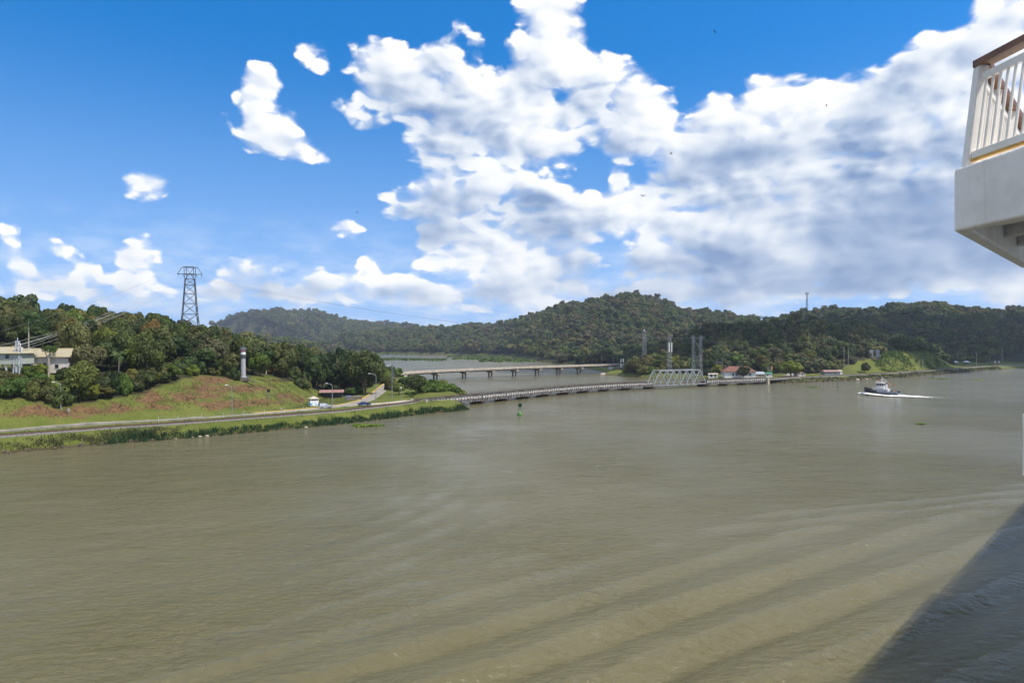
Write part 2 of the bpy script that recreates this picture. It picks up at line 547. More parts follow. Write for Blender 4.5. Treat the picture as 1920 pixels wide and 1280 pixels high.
M['green_buoy'] = mat('green_buoy_paint', (0.05, 0.17, 0.035), 0.5, (0.10, 0.25, 0.05), 0.6)
M['green_dk'] = mat('dark_green_paint', (0.008, 0.045, 0.018), 0.5, (0.015, 0.07, 0.025), 1.0)
M['green_roof'] = mat('green_roof_paint', (0.05, 0.22, 0.11), 0.6, (0.04, 0.16, 0.08), 1.0)
M['silver'] = mat('silver_car_paint', (0.52, 0.54, 0.56), 0.3, (0.48, 0.50, 0.52), 1.0, metal=0.4)
M['blue_car'] = mat('dark_blue_car_paint', (0.02, 0.035, 0.13), 0.25, (0.02, 0.03, 0.10), 1.0)
M['bark'] = mat('grey_bark', (0.13, 0.105, 0.08), 0.95, (0.07, 0.055, 0.04), 1.2, spec=0.1)
M['bark_pale'] = mat('pale_bark', (0.42, 0.38, 0.30), 0.9, (0.28, 0.25, 0.19), 1.2, spec=0.1)
M['wood_pole'] = mat('weathered_pole', (0.33, 0.29, 0.24), 0.9, (0.24, 0.21, 0.17), 1.0, spec=0.1)
M['rock'] = mat('pale_rock', (0.40, 0.35, 0.26), 0.9, (0.34, 0.30, 0.23), 1.5, spec=0.1, bump=0.4)
M['rock_dk'] = mat('dark_wet_rock', (0.11, 0.085, 0.06), 0.9, (0.05, 0.042, 0.034), 0.8, spec=0.2, bump=0.6)
M['bird'] = mat('black_feathers', (0.012, 0.012, 0.013), 0.7)
M['sign_blue'] = mat('blue_paint', (0.04, 0.13, 0.42), 0.6)
M['pink_paint'] = mat('pink_red_paint', (0.62, 0.13, 0.24), 0.6, (0.5, 0.1, 0.2), 2.0)
M['timber'] = mat('weathered_timber', (0.40, 0.38, 0.33), 0.9, (0.22, 0.20, 0.17), 1.2)


def lined_mat(name, base, mark, scale=1.2, lo=0.52, hi=0.56):
    """paint with sprayed marks in the lower part of the wall"""
    m, q, p = new_mat(name)
    pos = q.n('ShaderNodeTexCoord').outputs['Object']
    sp = q.n('ShaderNodeSeparateXYZ')
    q.link(pos, sp.inputs[0])
    band = q.math('MULTIPLY', q.step(sp.outputs[2], 0.2, 0.5), q.step(sp.outputs[2], 1.0, 1.3, 1.0, 0.0))
    f = q.math('MULTIPLY', q.step(q.noise(pos, scale, 2.0), lo, hi), band)
    f2 = q.step(q.noise(pos, 0.9, 4.0), 0.55, 0.75)
    c = q.mix(f2, base, tuple(x * 0.72 for x in base))
    q.link(q.mix(f, c, mark), p.inputs['Base Color'])
    p.inputs['Roughness'].default_value = 0.8
    return m


M['beacon'] = lined_mat('weathered_white_shaft', (0.34, 0.34, 0.35), (0.12, 0.30, 0.42), 0.8, 0.5, 0.56)
M['graffiti'] = lined_mat('white_wall_with_blue_spray', (0.74, 0.74, 0.72), (0.10, 0.30, 0.60))


def foliage(name, stops, transl=0.25, rough=0.6):
    m, q, p = new_mat(name)
    oi = q.n('ShaderNodeObjectInfo')
    at = q.n('ShaderNodeAttribute', attribute_name='tint')
    rnd = q.math('FRACT', q.math('ADD', oi.outputs['Random'], q.math('MULTIPLY', at.outputs['Fac'], 0.16)))
    rp = q.n('ShaderNodeValToRGB')
    q.link(rnd, rp.inputs[0])
    cr = rp.color_ramp
    cr.elements[0].position, cr.elements[0].color = 0.0, (*stops[0], 1)
    cr.elements[1].position, cr.elements[1].color = 1.0, (*stops[-1], 1)
    for i, s in enumerate(stops[1:-1]):
        cr.elements.new((i + 1) / (len(stops) - 1)).color = (*s, 1)
    lum = q.math('MULTIPLY_ADD', at.outputs['Fac'], 0.7, 0.65)
    c = q.n('ShaderNodeVectorMath', operation='SCALE')
    q.link(rp.outputs[0], c.inputs[0])
    q.link(lum, c.inputs['Scale'])
    col = q.mix(1.0, c.outputs[0], oi.outputs['Color'], 'MULTIPLY')
    p.inputs['Roughness'].default_value = rough
    p.inputs['Specular IOR Level'].default_value = 0.25
    q.link(col, p.inputs['Base Color'])
    tr = q.n('ShaderNodeBsdfTranslucent')
    q.link(q.mix(1.0, col, (1.25, 1.3, 0.6), 'MULTIPLY'), tr.inputs[0])
    mx = q.n('ShaderNodeMixShader')
    mx.inputs[0].default_value = transl
    q.link(p.outputs[0], mx.inputs[1])
    q.link(tr.outputs[0], mx.inputs[2])
    q.link(mx.outputs[0], m.node_tree.nodes['Material Output'].inputs[0])
    return m


M['leaf'] = foliage('broadleaf_foliage', [(0.036, 0.060, 0.015), (0.062, 0.090, 0.020), (0.085, 0.110, 0.024), (0.105, 0.110, 0.028), (0.080, 0.082, 0.030), (0.050, 0.080, 0.022)])
M['leaf_far'] = foliage('distant_foliage', [(0.034, 0.054, 0.016), (0.070, 0.096, 0.024), (0.100, 0.120, 0.030), (0.150, 0.145, 0.045), (0.060, 0.066, 0.026), (0.125, 0.105, 0.050), (0.050, 0.082, 0.022), (0.085, 0.105, 0.045)], 0.15, 0.75)
M['palm'] = foliage('palm_foliage', [(0.05, 0.085, 0.025), (0.075, 0.10, 0.03)], 0.25, 0.45)
M['reed'] = foliage('reed_foliage', [(0.028, 0.062, 0.022), (0.045, 0.085, 0.028)], 0.2)
M['lily'] = foliage('floating_plants', [(0.12, 0.19, 0.02), (0.16, 0.23, 0.03)], 0.2)
M['brush'] = foliage('bank_brush', [(0.060, 0.075, 0.022), (0.115, 0.10, 0.042), (0.075, 0.085, 0.03)], 0.2)
M['mangrove'] = foliage('waterside_shrub', [(0.065, 0.105, 0.018), (0.085, 0.125, 0.022)], 0.25)

# ------------------------------------------------------------------ the lie of the land
LEFT = np.array([(-1500, -1200), (-400, -118), (-220, 62), (-120, 160.8), (-104.5, 176), (-90, 186), (-72.5, 201.7), (-54.7, 219), (-44, 234.4), (-31.8, 252), (-21, 261),
                 (-17, 268), (-20, 285), (-24, 320), (-27, 350), (-36, 372), (-46, 410), (-56, 455), (-66, 492), (-85, 520), (-130, 620), (-200, 800), (-330, 1200), (-420, 1760), (-600, 2200), (-3000, 5200), (-5000, 5200), (-5000, -1200)], float)
RIGHT = np.array([(-600, 2300), (-420, 1790), (-312, 1664), (-170, 1500), (-60, 1400), (-10, 1331), (25, 1080), (36, 950), (60, 820), (78, 690), (84, 610), (76, 560), (84, 540), (93, 521), (102, 508), (120, 474), (136, 449), (150, 442),
                  (163, 439.5), (190, 450), (238, 476), (288, 512), (342, 555), (427, 628), (488, 679), (525, 700), (900, 1000), (3000, 2400), (5000, 3000), (5000, 5200), (-3000, 5200)], float)


def sdist(P, poly):
    """signed distance of points to a polygon, positive inside"""
    x, y = P[:, 0], P[:, 1]
    best = np.full(len(P), 1e9)
    inside = np.zeros(len(P), bool)
    n = len(poly)
    for i in range(n):
        ax, ay = poly[i]
        bx, by = poly[(i + 1) % n]
        dx, dy = bx - ax, by - ay
        t = np.clip(((x - ax) * dx + (y - ay) * dy) / (dx * dx + dy * dy), 0, 1)
        best = np.minimum(best, np.hypot(x - ax - t * dx, y - ay - t * dy))
        c = (ay > y) != (by > y)
        with np.errstate(divide='ignore', invalid='ignore'):
            xi = (bx - ax) * (y - ay) / (by - ay) + ax
        inside ^= c & (x < xi)
    return np.where(inside, best, -best)


def vnoise(x, y, s, seed=0):
    """value noise, 3 octaves, about -1..1"""
    out = np.zeros_like(x)
    amp, tot = 1.0, 0.0
    for o in range(3):
        gx, gy = x / s, y / s
        ix, iy = np.floor(gx), np.floor(gy)
        fx, fy = gx - ix, gy - iy
        fx, fy = fx * fx * (3 - 2 * fx), fy * fy * (3 - 2 * fy)

        def h(a, b):
            v = np.sin(a * 127.1 + b * 311.7 + (seed + o) * 74.7) * 43758.5453
            return v - np.floor(v)
        v = (h(ix, iy) * (1 - fx) + h(ix + 1, iy) * fx) * (1 - fy) + (h(ix, iy + 1) * (1 - fx) + h(ix + 1, iy + 1) * fx) * fy
        out += amp * (2 * v - 1)
        tot += amp
        amp *= 0.5
        s *= 0.5
    return out / tot


def ss(x, a, b):
    t = np.clip((x - a) / (b - a), 0, 1)
    return t * t * (3 - 2 * t)


# ridges: bearing column, row of the tree tops, distance to the crest
RIDGE_E = np.array([(1150, 668, 640), (1200, 648, 640), (1250, 634, 645), (1300, 614, 650), (1360, 603, 655), (1420, 598, 660), (1480, 593, 668), (1540, 598, 672), (1600, 605, 680), (1650, 617, 690), (1700, 634, 700), (1740, 652, 705), (1775, 678, 712), (1800, 705, 715)], float)
RIDGE_C = np.array([(300, 640, 2150), (500, 632, 2100), (620, 624, 2100), (700, 614, 2080), (800, 608, 2050), (870, 605, 2000), (920, 603, 1900), (960, 594, 1750), (1000, 585, 1650), (1060, 566, 1560), (1110, 557, 1520), (1160, 551, 1500), (1190, 546, 1500), (1228, 553, 1490), (1255, 566, 1480), (1290, 573, 1470), (1340, 575, 1460), (1390, 583, 1450), (1430, 592, 1450), (1480, 606, 1450), (1560, 630, 1450)], float)
RIDGE_B = np.array([(-300, 600, 3300), (180, 592, 3300), (255, 588, 3300), (288, 577, 3300), (325, 592, 3300), (380, 592, 3200), (430, 584, 3100), (470, 580, 3100), (540, 577, 3100), (600, 582, 3100), (640, 596, 3100), (700, 602, 3150), (760, 607, 3200), (830, 613, 3200), (900, 618, 3200), (1000, 640, 3200)], float)
RIDGE_D = np.array([(1330, 640, 1500), (1400, 605, 1480), (1440, 592, 1460), (1480, 584, 1440), (1530, 577, 1420), (1570, 572, 1400), (1620, 576, 1360), (1650, 570, 1330), (1690, 566, 1310), (1740, 562, 1300), (1790, 569, 1300), (1850, 574, 1310), (1920, 577, 1320), (2100, 572, 1350), (2600, 580, 1500), (3400, 600, 1800)], float)


def ridge(u, y, rd, tree, y0, back, pw=1.0):
    """height of a ridge above its foot at depth y along the bearing column u"""
    r = np.interp(u, rd[:, 0], rd[:, 2])
    top = CAM_H + (HOR - np.interp(u, rd[:, 0], rd[:, 1])) / FPX * r - tree
    t = np.clip((y - y0) / np.maximum(r - y0, 1), 0, 1)
    front = np.sin(t * math.pi / 2) ** pw
    behind = 1 - ss(y, r + 20, r + back)
    return np.maximum(top - 3.2, 0) * np.where(y < r, front, behind)


def height(x, y):
    x = np.atleast_1d(np.asarray(x, float))
    y = np.atleast_1d(np.asarray(y, float))
    P = np.stack([x, y], 1)
    wob = vnoise(x, y, 9.0, 3) * 0.55
    dL = sdist(P, LEFT) + wob
    dR = sdist(P, RIGHT) + wob * np.where(y > 900, 6, 1.6)
    u = 960 + FPX * x / np.maximum(y, 40)
    zl = np.interp(dL, [-12, -3, 0, 1.2, 3.5, 6, 10, 18, 400], [-3, -1.2, -0.1, 1.1, 2.3, 3.0, 3.1, 3.3, 3.4])
    A = np.interp(u, [-600, 0, 150, 300, 420, 480, 560, 620, 680, 720, 790], [34, 32, 31, 28, 24, 20.5, 16, 11.5, 6.5, 3, 0.4])
    d0 = np.interp(u, [0, 430, 500, 545, 590, 640, 720], [17.5, 18, 22, 31, 48, 60, 64])
    hill = A * np.interp(dL - d0, [-1, 0, 2, 13, 29, 55, 120, 200, 320, 600], [0, 0, .015, .2, .44, .53, .78, 1, 1, .8])
    zl = zl + hill * (1 + 0.05 * vnoise(x, y, 25, 5)) + np.where(dL > d0, 0.35 * vnoise(x, y, 7, 9), 0)
    zr = np.interp(dR, [-12, -3, 0, 2, 5, 10, 400], [-3, -1.2, -0.1, 1.3, 2.4, 3.0, 3.3])
    yshore = np.interp(u, [1430, 1500, 1600, 1680, 1750, 1830, 1920], [440, 450, 475, 512, 555, 628, 700])
    y0e = yshore + np.interp(u, [1430, 1560, 1630, 1660, 1760], [75, 70, 40, 24, 24])
    y0e = np.where(u < 1330, 560, y0e)
    he = ridge(u, y, RIDGE_E, 14, y0e, 220, 0.9)
    # steeper grassy foot where the hill runs out along the water
    foot = 15 * ss(u, 1625, 1668) * (1 - ss(u, 1735, 1800)) * ss(y, y0e, y0e + 34) * (1 - ss(y, 640, 700))
    he = np.maximum(he, foot)
    y0c = np.interp(u, [300, 600, 720, 850, 950, 985, 1060, 1200, 1500], [1800, 1780, 1690, 1520, 1380, 1150, 960, 900, 900])
    hc = ridge(u, y, RIDGE_C, 25, y0c, 700, 1.15)
    hb = ridge(u, y, RIDGE_B, 31, 2300, 900, 1.4)
    hd = ridge(u, y, RIDGE_D, 22, np.interp(u, [1400, 1750, 1920, 2500], [800, 770, 800, 950]), 700, 1.0)
    und = 1 + 0.10 * vnoise(x, y, 160, 21)
    front = np.where(y > 60, 1.0, 0.0)
    hills = np.maximum.reduce([he, np.maximum.reduce([hc, hb, hd]) * und]) * front
    zr = zr + np.where(dR > 0, hills * np.clip(dR / 12, 0, 1), 0)
    z = np.maximum(zl, zr)
    # the far ridge also stands on the land beyond the wooded hill
    z = np.where(dL > 400, np.maximum(z, 3.2 + hb * und), z)
    return z


def hz(x, y):
    return float(height(x, y)[0])


def at(u, v, y):
    """the point at depth y seen at photo column u, row v"""
    return Vector(((u - 960) / FPX * y, y, CAM_H - (v - HOR) / FPX * y))


def flat(u, v, z=0.0):
    """the point on the level z seen at photo column u, row v"""
    y = (CAM_H - z) * FPX / (v - HOR)
    return Vector(((u - 960) / FPX * y, y, z))


_TS = np.concatenate([np.arange(120, 700, 0.8), np.arange(700, 3600, 6)])


def hit(u, v):
    """the ground point seen at photo column u, row v"""
    xs, zs = (u - 960) / FPX * _TS, CAM_H - (v - HOR) / FPX * _TS
    k = np.argmax(np.maximum(height(xs, _TS), 0) >= zs)
    return Vector((xs[k], _TS[k], max(hz(xs[k], _TS[k]), 0)))


def col_of(x, y):
    return 960 + FPX * x / np.maximum(y, 40)


def path_pts(pts, step=3.0):
    """even points along a smooth (Catmull-Rom) curve through the given points"""
    P = [Vector(p) for p in pts]
    P = [P[0] * 2 - P[1]] + P + [P[-1] * 2 - P[-2]]
    out = []
    for i in range(1, len(P) - 2):
        n = max(2, int((P[i + 1] - P[i]).length / step))
        for k in range(n):
            t = k / n
            a, b, c, d = P[i - 1], P[i], P[i + 1], P[i + 2]
            out.append(0.5 * ((2 * b) + (c - a) * t + (2 * a - 5 * b + 4 * c - d) * t * t + (3 * b - 3 * c + d - a) * t ** 3))
    out.append(P[-2])
    return out


def ribbon(mb, pts, w, lift, depth, off=0.0, zfun=None):
    """a slab of width w along a path, its top lift above the ground"""
    vs, fs = [], []
    for i, p in enumerate(pts):
        d = (pts[min(i + 1, len(pts) - 1)] - pts[max(i - 1, 0)])
        d.z = 0
        d.normalize()
        s = Vector((d.y, -d.x, 0))
        z = (zfun(p) if zfun else p.z) + lift
        for e, zz in ((-w / 2, z), (w / 2, z), (w / 2, z - depth), (-w / 2, z - depth)):
            c = p + s * (off + e)
            vs.append((c.x, c.y, zz))
    for i in range(len(pts) - 1):
        for k in range(4):
            a, b = i * 4 + k, i * 4 + (k + 1) % 4
            fs.append((a, a + 4, b + 4, b))
    fs.append((0, 1, 2, 3))
    e = (len(pts) - 1) * 4
    fs.append((e + 3, e + 2, e + 1, e))
    return mb.add(vs, fs)


# lines on the ground used by several things
TRACK_L = [Vector(p) for p in ((-420, -122, 3.1), (-226, 72, 3.1), (-126, 167, 3.1), (-110, 183, 3.1), (-96, 193.5, 3.1), (-79, 209, 3.1), (-61, 226, 3.1), (-50.5, 241, 3.1), (-42, 256, 3.1), (-36.5, 267.5, 3.1))]
OLD = [Vector((x, y, 0)) for x, y in ((-36.5, 267.5), (-25.5, 283), (-15, 295.5), (-4.8, 308.5), (5.2, 321.5), (15.2, 334.5), (26, 347.5), (37.5, 360), (50, 371.5), (63.5, 381.5), (78.5, 391), (115.5, 412.5), (130, 420.5), (144.5, 428.5), (161, 437.5))]
TRACK_R = [Vector(p) for p in ((161, 437.5, 3.1), (172, 444, 3.1), (192, 459.5, 3.1), (238, 486, 3.1), (285, 521, 3.1), (338, 563, 3.1), (420, 634, 3.1), (482, 686, 3.1), (560, 735, 3.1), (900, 1015, 3.1))]
ROAD = [Vector(p) for p in ((-430, -110, 0), (-233, 80, 0), (-133, 175, 0), (-117, 191, 0), (-100, 203, 0), (-86, 215.5, 0), (-72, 229.6, 0), (-62, 246, 0), (-58, 266, 0), (-59.5, 296, 0), (-63, 330, 0), (-68, 375, 0), (-74, 420, 0), (-80, 455, 0))]
NEW = [Vector((x, y, 0)) for x, y in ((-80, 455), (-76, 470), (-55, 490), (-35.5, 505), (-16.5, 519), (1.7, 532), (20, 546), (38, 559), (56, 572), (76, 588), (99, 605))]


def dist_path(x, y, pts):
    x, y = np.asarray(x, float), np.asarray(y, float)
    best = np.full(x.shape, 1e9)
    for a, b in zip(pts[:-1], pts[1:]):
        dx, dy = b.x - a.x, b.y - a.y
        t = np.clip(((x - a.x) * dx + (y - a.y) * dy) / (dx * dx + dy * dy), 0, 1)
        best = np.minimum(best, np.hypot(x - a.x - t * dx, y - a.y - t * dy))
    return best


# where the wood begins on the near hill: lower edge of the trees, as column and row
WOOD_EDGE = np.array([(-400, 744), (0, 746), (60, 748), (110, 756), (180, 752), (230, 744), (268, 736), (310, 722), (350, 708), (378, 702), (420, 706), (446, 709), (470, 704), (500, 702), (530, 712), (548, 724), (575, 737), (640, 742), (690, 746)], float)


def forest_mask(x, y):
    """0..1: how far the ground is under trees"""
    x, y = np.atleast_1d(np.asarray(x, float)), np.atleast_1d(np.asarray(y, float))
    P = np.stack([x, y], 1)
    dL, dR = sdist(P, LEFT), sdist(P, RIGHT)
    u = col_of(x, y)
    z = height(x, y)
    v = HOR + (CAM_H - z) / np.maximum(y, 40) * FPX
    edge = np.interp(u, WOOD_EDGE[:, 0], WOOD_EDGE[:, 1])
    left = (dL > 20) & (v < edge) & (dist_path(x, y, ROAD) > 8)
    left &= ~((u > 540) & (y < 292) & (dL < 62))
    # clearing round the houses by the switch yard
    left &= ~((u < 118) & (v < 722) & (dL < 92) & (dL > 36))
    left &= ~((x > -62) & (y > 250))
    ysh = np.interp(u, [1430, 1500, 1600, 1680, 1750, 1830, 1920], [440, 450, 475, 512, 555, 628, 700])
    right = (dR > 10) & (y > 520) & (u < 1430)
    right &= ~((u > 1075) & (u < 1180) & (y < 640))
    right &= ~((u > 1100) & (u < 1200) & (y < 720) & (y > 600))
    right |= (u >= 1430) & (y > ysh + np.interp(u, [1430, 1560, 1625, 1660, 1760, 1800], [62, 66, 76, 88, 84, 150])) & (dR > 10)
    right |= (u >= 1180) & (u < 1430) & (dR > 24) & (y > 500)
    right &= ~((u > 1780) & (y < 790))
    return left | right

# ------------------------------------------------------------------ ground
def axis(parts):
    out = []
    for a, b, s in parts:
        out.append(np.arange(a, b, s))
    out.append(np.array([parts[-1][1]]))
    return np.concatenate(out)


def grid_mesh(xs, ys):
    X, Y = np.meshgrid(xs, ys)
    nx, ny = len(xs), len(ys)
    i = np.arange(ny - 1)[:, None] * nx + np.arange(nx - 1)[None, :]
    F = np.stack([i, i + 1, i + nx + 1, i + nx], -1).reshape(-1, 4)
    return X.ravel(), Y.ravel(), F


def ground_material():
    m, q, p = new_mat('grass_and_earth')
    pos = q.n('ShaderNodeNewGeometry').outputs['Position']
    soil = q.n('ShaderNodeAttribute', attribute_name='soil').outputs['Fac']
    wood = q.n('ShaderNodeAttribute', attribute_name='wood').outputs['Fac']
    sp = q.n('ShaderNodeSeparateXYZ')
    q.link(pos, sp.inputs[0])
    n1 = q.noise(pos, 0.09, 5.0, 0.6)
    n2 = q.noise(pos, 0.7, 4.0, 0.65)
    n3 = q.noise(pos, 3.0, 3.0, 0.6)
    g = q.mix(q.step(n1, 0.38, 0.64), (0.096, 0.118, 0.020), (0.158, 0.166, 0.034))
    g = q.mix(q.step(n2, 0.40, 0.72, 0.0, 0.85), g, (0.150, 0.138, 0.042))
    g = q.mix(q.step(n3, 0.35, 0.7, 0.45, 0.0), g, (0.045, 0.072, 0.012))
    n4 = q.noise(pos, 0.33, 7.0, 0.68)
    sm = q.step(q.math('ADD', soil, q.math('MULTIPLY_ADD', n4, 2.4, -1.24)), 0.20, 0.66)
    sc = q.mix(q.step(q.noise(pos, 1.1, 5.0, 0.65), 0.4, 0.62), (0.175, 0.100, 0.048), (0.095, 0.058, 0.030))
    c = q.mix(sm, g, sc)
    c = q.mix(wood, c, (0.036, 0.036, 0.016))  # dark forest floor; its colour also carries the shade between crowns
    bank = q.step(q.math('ADD', sp.outputs[2], q.math('MULTIPLY', n2, 0.7)), 0.45, 1.2, 1.0, 0.0)
    c = q.mix(bank, c, (0.068, 0.050, 0.032))
    q.link(c, p.inputs['Base Color'])
    p.inputs['Roughness'].default_value = 0.95
    p.inputs['Specular IOR Level'].default_value = 0.1
    b = q.n('ShaderNodeBump')
    b.inputs['Strength'].default_value = 0.9
    b.inputs['Distance'].default_value = 0.35
    q.link(q.math('ADD', q.math('MULTIPLY', n3, 0.6), n2), b.inputs['Height'])
    q.link(b.outputs[0], p.inputs['Normal'])
    return m


# bare red earth on the near slope: column, row, half width, half height
SOIL = [(70, 768, 40, 10), (120, 772, 50, 12), (160, 768, 30, 10), (225, 764, 34, 10), (205, 768, 20, 8), (282, 744, 22, 16), (340, 742, 36, 10), (395, 740, 26, 10), (405, 758, 36, 10), (445, 757, 30, 9), (490, 752, 44, 6), (400, 712, 40, 8), (450, 728, 60, 8), (380, 728, 30, 10), (535, 742, 20, 6), (560, 749, 14, 7), (300, 762, 30, 6), (30, 776, 30, 6), (520, 713, 26, 2)]


def build_ground():
    xs = axis([(-5000, -900, 140), (-900, -330, 24), (-330, -235, 5), (-235, 0, 1.7), (0, 190, 2.6), (190, 560, 4.0), (560, 900, 12), (900, 2400, 36), (2400, 5000, 150)])
    ys = axis([(-1200, 60, 60), (60, 140, 8), (140, 300, 1.7), (300, 470, 2.6), (470, 720, 4.0), (720, 1000, 9), (1000, 1900, 16), (1900, 3400, 28), (3400, 5200, 120)])
    X, Y, F = grid_mesh(xs, ys)
    Z = height(X, Y)
    u = col_of(X, Y)
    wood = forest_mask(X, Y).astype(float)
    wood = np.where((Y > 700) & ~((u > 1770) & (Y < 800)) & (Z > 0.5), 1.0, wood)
    v = HOR + (CAM_H - Z) / np.maximum(Y, 40) * FPX
    soil = np.zeros_like(X)
    near = (Y > 140) & (Y < 330) & (X < 0)
    for (a, b, ra, rb) in SOIL:
        d = ((u - a) / ra) ** 2 + ((v - b) / rb) ** 2
        soil = np.maximum(soil, np.where(near, np.exp(-d), 0))
    Z = Z - 0.45 * soil * (0.6 + 0.4 * vnoise(X, Y, 4.0, 31))
    me = np_mesh('ground', np.stack([X, Y, Z], 1), F, ground_material(), {'soil': soil, 'wood': wood}, True)
    tag(link_mesh('ground', me), kind='structure')


build_ground()


# ------------------------------------------------------------------ water
def water_material():
    m, q, p = new_mat('muddy_water')
    pos = q.n('ShaderNodeNewGeometry').outputs['Position']
    big = q.noise(pos, 0.012, 4.0, 0.6)
    c = q.mix(q.step(big, 0.35, 0.68), (0.112, 0.097, 0.041), (0.136, 0.119, 0.059))
    q.link(c, p.inputs['Base Color'])
    p.inputs['Roughness'].default_value = 0.12
    p.inputs['IOR'].default_value = 1.333
    p.inputs['Specular IOR Level'].default_value = 0.5
    # wind ripples, finer ones riding on longer ones
    st = q.n('ShaderNodeMapping')
    st.inputs['Rotation'].default_value = (0, 0, R(-25))
    st.inputs['Scale'].default_value = (0.55, 1.0, 1.0)
    q.link(pos, st.inputs['Vector'])
    r1 = q.noise(st.outputs[0], 1.3, 5.0, 0.66, 0.4)
    r2 = q.noise(st.outputs[0], 0.22, 3.0, 0.55, 0.5)
    gust = q.step(q.noise(pos, 0.02, 3.0, 0.6), 0.35, 0.7, 0.55, 1.25)
    h = q.math('ADD', q.math('MULTIPLY', r1, 0.42), q.math('MULTIPLY', r2, 0.75))
    h = q.math('MULTIPLY', h, gust)
    b = q.n('ShaderNodeBump')
    b.inputs['Strength'].default_value = 1.0
    b.inputs['Distance'].default_value = 1.25
    q.link(h, b.inputs['Height'])
    q.link(b.outputs[0], p.inputs['Normal'])
    return m


def build_water():
    xs = axis([(-5000, -400, 200), (-400, -130, 9), (-130, 130, 0.9), (130, 600, 9), (600, 5000, 200)])
    ys = axis([(-1200, 20, 60), (20, 40, 4), (40, 130, 0.55), (130, 220, 1.5), (220, 600, 8), (600, 5200, 150)])
    X, Y, F = grid_mesh(xs, ys)
    # the ship's own wake: long crests running out from the hull at a slant
    qn = -0.454 * X + 0.891 * Y + 2.2 * vnoise(X, Y, 60, 4)
    al = 0.891 * X + 0.454 * Y
    lam = 6.6 + 0.02 * al
    ph = 2 * math.pi * qn / lam + 0.6 * vnoise(X, Y, 30, 8)
    env = np.exp(-((qn - 47) / 15.0) ** 2) * ss(al, -45, 25) * (0.75 + 0.35 * vnoise(X, Y, 26, 2))
    Z = 0.74 * env * (np.sin(ph) + 0.28 * np.sin(2 * ph + 0.9))
    q2 = -0.30 * X + 0.954 * Y
    env2 = np.exp(-((q2 - 84) / 8.0) ** 2) * ss(X, 10, 50) * 0.6 + 0.35 * np.exp(-((q2 - 76) / 8.0) ** 2) * (1 - ss(X, -60, -25))
    Z += 0.2 * env2 * np.sin(2 * math.pi * q2 / 4.6 + 0.8 * vnoise(X, Y, 20, 6))
    rr = np.hypot(X + 95, Y - 140)
    Z += 0.07 * np.exp(-((rr - 92) / 14) ** 2) * np.sin(2 * math.pi * rr / 5.2) * ss(X, -60, -20) * (1 - ss(X, -12, 6)) * (Y < 130)
    near = (np.abs(X) < 129) & (Y < 215) & (Y > 40)
    ca, sa = math.cos(0.45), math.sin(0.45)
    xr, yr = X * ca + Y * sa, Y * ca - X * sa
    Z += near * (0.05 * vnoise(X, Y, 14, 12) + 0.11 * vnoise(xr * 0.5, yr, 3.4, 15) * (0.7 + 0.5 * vnoise(X, Y, 40, 17)))
    me = np_mesh('water', np.stack([X, Y, Z], 1), F, water_material(), None, True)
    tag(link_mesh('water', me), kind='structure')


build_water()

# ------------------------------------------------------------------ trees
def unit(v):
    return v / np.maximum(np.linalg.norm(v, axis=1, keepdims=True), 1e-9)


def leaf_quads(pos, nrm, size, rng, aspect=1.5):
    """diamond leaves at pos facing nrm"""
    n = len(pos)
    rv = unit(rng.normal(size=(n, 3)))
    t = unit(np.cross(nrm, rv))
    s = np.cross(nrm, t)
    a = (size * aspect / 2)[:, None]
    b = (size / 2)[:, None]
    v = np.stack([pos - t * a, pos - s * b + nrm * b * 0.25, pos + t * a, pos + s * b + nrm * b * 0.25], 1).reshape(-1, 3)
    f = np.arange(4 * n).reshape(-1, 4)
    return v, f


def crown_mesh(name, seed, lobes, leaves, leaf, style, material):
    """a unit crown: radius about 1, standing on z = 0, made of leaf clumps with gaps"""
    rng = np.random.default_rng(seed)
    cs, rs = [], []
    hgt = {'round': 1.55, 'flat': 0.95, 'tall': 2.1, 'shrub': 1.1}[style]
    for i in range(lobes):
        a = rng.uniform(0, 2 * math.pi)
        rr = math.sqrt(rng.uniform(0, 1)) * 0.72
        zt = rng.uniform(0.0, 1.0)
        if style == 'flat':
            zc = hgt * (0.62 + 0.30 * zt - 0.25 * rr)
            rl = rng.uniform(0.24, 0.40)
        else:
            env = math.sqrt(max(0.0, 1 - (2 * zt - 1) ** 2)) if style != 'shrub' else math.sqrt(max(0, 1 - zt ** 2))
            rr *= 0.45 + 0.65 * env
            zc = hgt * (0.22 + 0.64 * zt) if style != 'shrub' else hgt * (0.12 + 0.68 * zt)
            rl = rng.uniform(0.26, 0.46)
        cs.append((rr * math.cos(a), rr * math.sin(a), zc))
        rs.append(rl)
    cs, rs = np.array(cs), np.array(rs)
    k = rng.choice(lobes, leaves * 2, p=rs ** 2 / (rs ** 2).sum())
    d = unit(rng.normal(size=(leaves * 2, 3)) + np.array([0, 0, 0.35]))
    pos = cs[k] + d * (rs[k] * rng.uniform(0.74, 1.08, leaves * 2))[:, None] * np.array([1, 1, 0.8])
    depth = np.min(np.linalg.norm(pos[:, None, :] - cs[None], axis=2) / rs[None], axis=1)
    keep = (depth > 0.78) | (rng.uniform(size=len(pos)) < 0.12)
    pos, d, k = pos[keep][:leaves], d[keep][:leaves], k[keep][:leaves]
    nrm = unit(d + 0.75 * rng.normal(size=d.shape) * 0.6)
    v, f = leaf_quads(pos, nrm, leaf * rng.uniform(0.6, 1.35, len(pos)), rng)
    lobe_t = rng.uniform(0, 1, lobes)
    tint = np.clip(0.6 * lobe_t[k] + 0.4 * rng.uniform(0, 1, len(pos)), 0, 1)
    return np_mesh(name, v, f, material, {'tint': np.repeat(tint, 4)}), cs, rs


